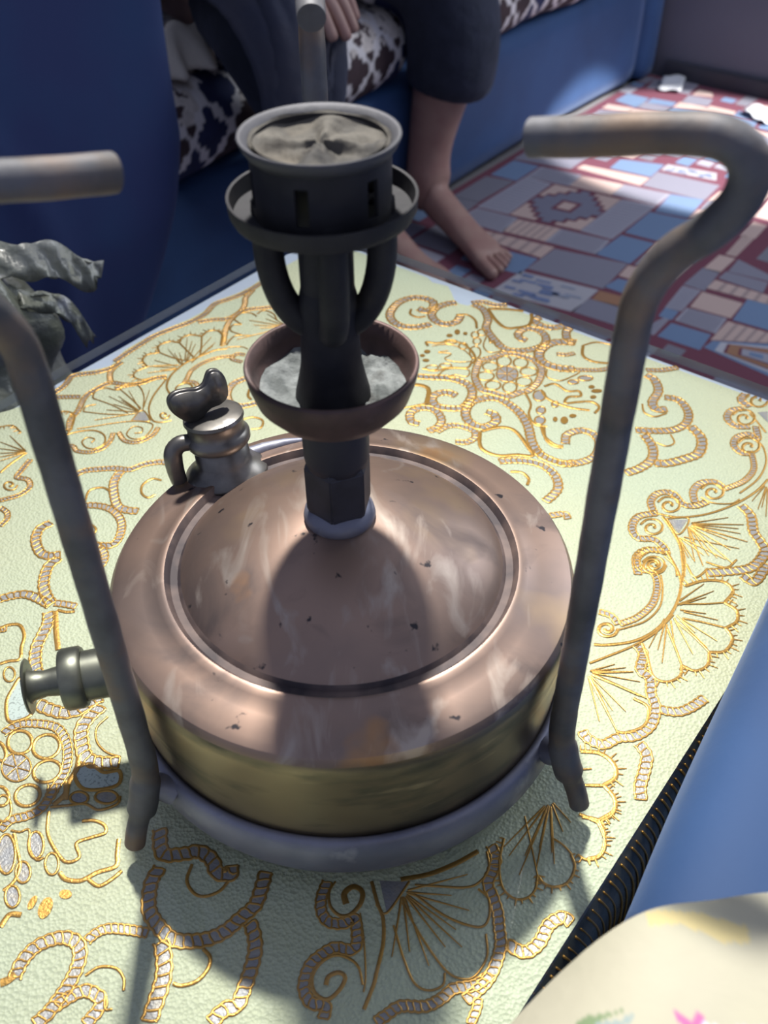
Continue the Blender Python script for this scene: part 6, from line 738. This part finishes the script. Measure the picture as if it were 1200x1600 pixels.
def foot(a, au, av, du, dv, s=1):
    L = math.hypot(du, dv); du /= L; dv /= L; pu, pv = -dv*s, du*s
    he = bv(au-du*.028, av-dv*.028, -.362, .024, a)
    i1 = bv(au+du*.055, av+dv*.055, -.348, .029, a); i2 = bv(au+du*.115, av+dv*.115, -.366, (.030, .022), i1); i3 = bv(au+du*.165, av+dv*.165, -.377, (.034, .015), i2)
    for k, (off, ln, r) in enumerate(((-.026, .070, .0125), (-.008, .064, .0085), (.005, .056, .008), (.016, .048, .0075), (.027, .038, .007))):
        b = bv(au+du*.188+pu*off, av+dv*.188+pv*off, -.380, r, i3); t = bv(au+du*(.172+ln)+pu*off*1.12, av+dv*(.165+ln)+pv*off*1.12, -.3845, r*.85, b)
foot(a1, 1.095, .745, 1.005-1.095, .470-.745, 1)
foot(a2, .955, .765, -.075, -.27, -1)
w1_ = bv(.97, 1.17, .22, .105, pel); ch = bv(.94, 1.10, .40, .125, w1_); nk = bv(.925, 1.05, .56, .050, ch); hd0 = bv(.92, 1.01, .63, .072, nk); hd = bv(.915, .985, .71, .084, hd0); ht = bv(.915, .99, .775, .060, hd)
s2 = bv(.77, 1.08, .48, .050, ch); e2 = bv(.68, .92, .26, .036, s2); wr2 = bv(.690, .690, .136, .024, e2)
s1 = bv(1.10, 1.08, .48, .050, ch); e1 = bv(1.17, .93, .26, .036, s1); wr1 = bv(.96, .76, .15, .024, e1)
def hand(wr, u, v, z, f, side):
    du, dv, dz = f; p_ = bv(u+du*.045, v+dv*.045, z+dz*.045, (.034, .016), wr); L = math.hypot(du, dv) or 1; pu, pv = -dv/L, du/L
    for k, (off, ln) in enumerate(((-.028, .068), (-.010, .076), (.009, .070), (.026, .054))):
        b = bv(u+du*.078+pu*off*side, v+dv*.078+pv*off*side, z+dz*.078, .0105, p_)
        c = bv(u+du*(.078+ln*.5)+pu*off*side*1.1, v+dv*(.078+ln*.5)+pv*off*side*1.1, z+dz*(.078+ln*.5)-.010, .0085, b)
        t = bv(u+du*(.078+ln*.8)+pu*off*side*1.1, v+dv*(.078+ln*.8)+pv*off*side*1.1, z+dz*(.078+ln*.85)-.030, .0075, c)
    b = bv(u+du*.035-pu*.038*side, v+dv*.035-pv*.038*side, z+dz*.03-.005, .011, p_); bv(u+du*.075-pu*.050*side, v+dv*.075-pv*.050*side, z+dz*.06-.018, .0085, b)
hand(wr2, .690, .690, .136, (.08, -.86, -.50), 1)
hand(wr1, .96, .76, .15, (-.95, -.55, -.35), -1)
body = skinmesh('body', B, E, SKIN, person)
# face
def blob(name, c, s, M, parent, rot=None, n=16):
    bm = bmesh.new(); bmesh.ops.create_uvsphere(bm, u_segments=n, v_segments=n//2+2, radius=1)
    for q in bm.verts: q.co = Vector((q.co.x*s[0], q.co.y*s[1], q.co.z*s[2]))
    bmesh.ops.transform(bm, matrix=Matrix.Translation(W(*c)-IP) @ ROT, verts=bm.verts); return fromb(name, bm, M, parent)
for du in (-.03, .03):
    e_ = blob('eye', (.914+du, .908, .715), (.013, .010, .009), WHITE, person); blob('iris', (.914+du, .899, .715), (.006, .003, .006), HAIRM, e_)
    blob('ear', (.914+du*2.9, .99, .70), (.010, .018, .030), SKIN, person)
blob('nose', (.914, .900, .690), (.012, .018, .022), SKIN, person); blob('mouth', (.914, .918, .655), (.024, .008, .006), mat('lips', (.35, .14, .12), .5), person)
blob('hair', (.915, 1.012, .742), (.094, .092, .082), HAIRM, person, n=28)
# clothes
T = []; TE = []
def tv(u, v, z, r, prev=None):
    T.append((W(u, v, z)-IP, r)); i = len(T)-1
    if prev is not None: TE.append((prev, i))
    return i
p0 = tv(.98, 1.16, .055, .135); q1 = tv(1.00, 1.03, .065, .115, p0); q2 = tv(1.06, .88, .062, .100, q1); q3 = tv(1.125, .755, .022, .090, q2); q4 = tv(1.132, .722, -.06, .086, q3); q5 = tv(1.128, .722, -.135, .080, q4); q6 = tv(1.120, .728, -.184, .076, q5)
g1 = tv(.88, 1.06, .045, .100, p0); g2 = tv(.785, .86, .040, .078, g1); g3 = tv(.690, .71, .022, .066, g2); g4 = tv(.735, .700, -.07, .060, g3); g5 = tv(.800, .708, -.155, .056, g4); g6 = tv(.870, .730, -.215, .056, g5); g7 = tv(.925, .752, -.262, .058, g6)
skinmesh('trousers', T, TE, NAVY, person)
T = []; TE = []
p0 = tv(.975, 1.17, .10, .150); tw = tv(.97, 1.16, .24, .140, p0); tc = tv(.94, 1.10, .40, .150, tw); tn = tv(.928, 1.07, .50, .085, tc)
for sx_, (eu, ev, ez), (wu, wv, wz), su in ((1, (1.17, .93, .26), (1.05, .84, .20), 1.10), (-1, (.68, .92, .26), (.69, .78, .18), .77)):
    s_ = tv(su, 1.08, .48, .070, tc); e_ = tv(eu, ev, ez, .055, s_); tv(wu, wv, wz, .043, e_)
skinmesh('tunic', T, TE, TUNICM, person)['label'] = 'charcoal tunic'
# tunic lap panel: cloth falling over the near knee down across the seat cushion
V = []; F = []; ni, nj = 60, 44
LP = [(.965, .03), (.86, .112), (.76, .118), (.66, .112), (.595, .060), (.580, -.02), (.592, -.085), (.605, -.112)]
LPc = catmull([(a, b, 0) for a, b in LP], .01); LPi = [LPc[int(j*(len(LPc)-1)/(nj-1))] for j in range(nj)]
for i in range(ni):
    s = i/(ni-1); u = .525+.33*s; arch = math.cos((s-.5)*math.pi*.92)**.5
    for j in range(nj):
        v, z, _ = LPi[j]; t = j/(nj-1)
        uu = .555+.18*(1-t)**1.2 + s*(.15-.02*t) + .004*math.sin(t*9+i*.4)
        V.append(W(uu, v+.045*(1-arch)+.007*math.sin(i*.55+t*4)*t, z-.085*(1-arch)+.004*math.sin(i*.9+t*6))-IP)
for i in range(ni-1):
    for j in range(nj-1): a = i*nj+j; F.append((a, a+nj, a+nj+1, a+1))
lp = mesh('tunic_lap', V, F, TUNICM, person); k = lp.modifiers.new('s', 'SOLIDIFY'); k.thickness = .006
lp['label'] = 'charcoal tunic cloth falling over the knee'
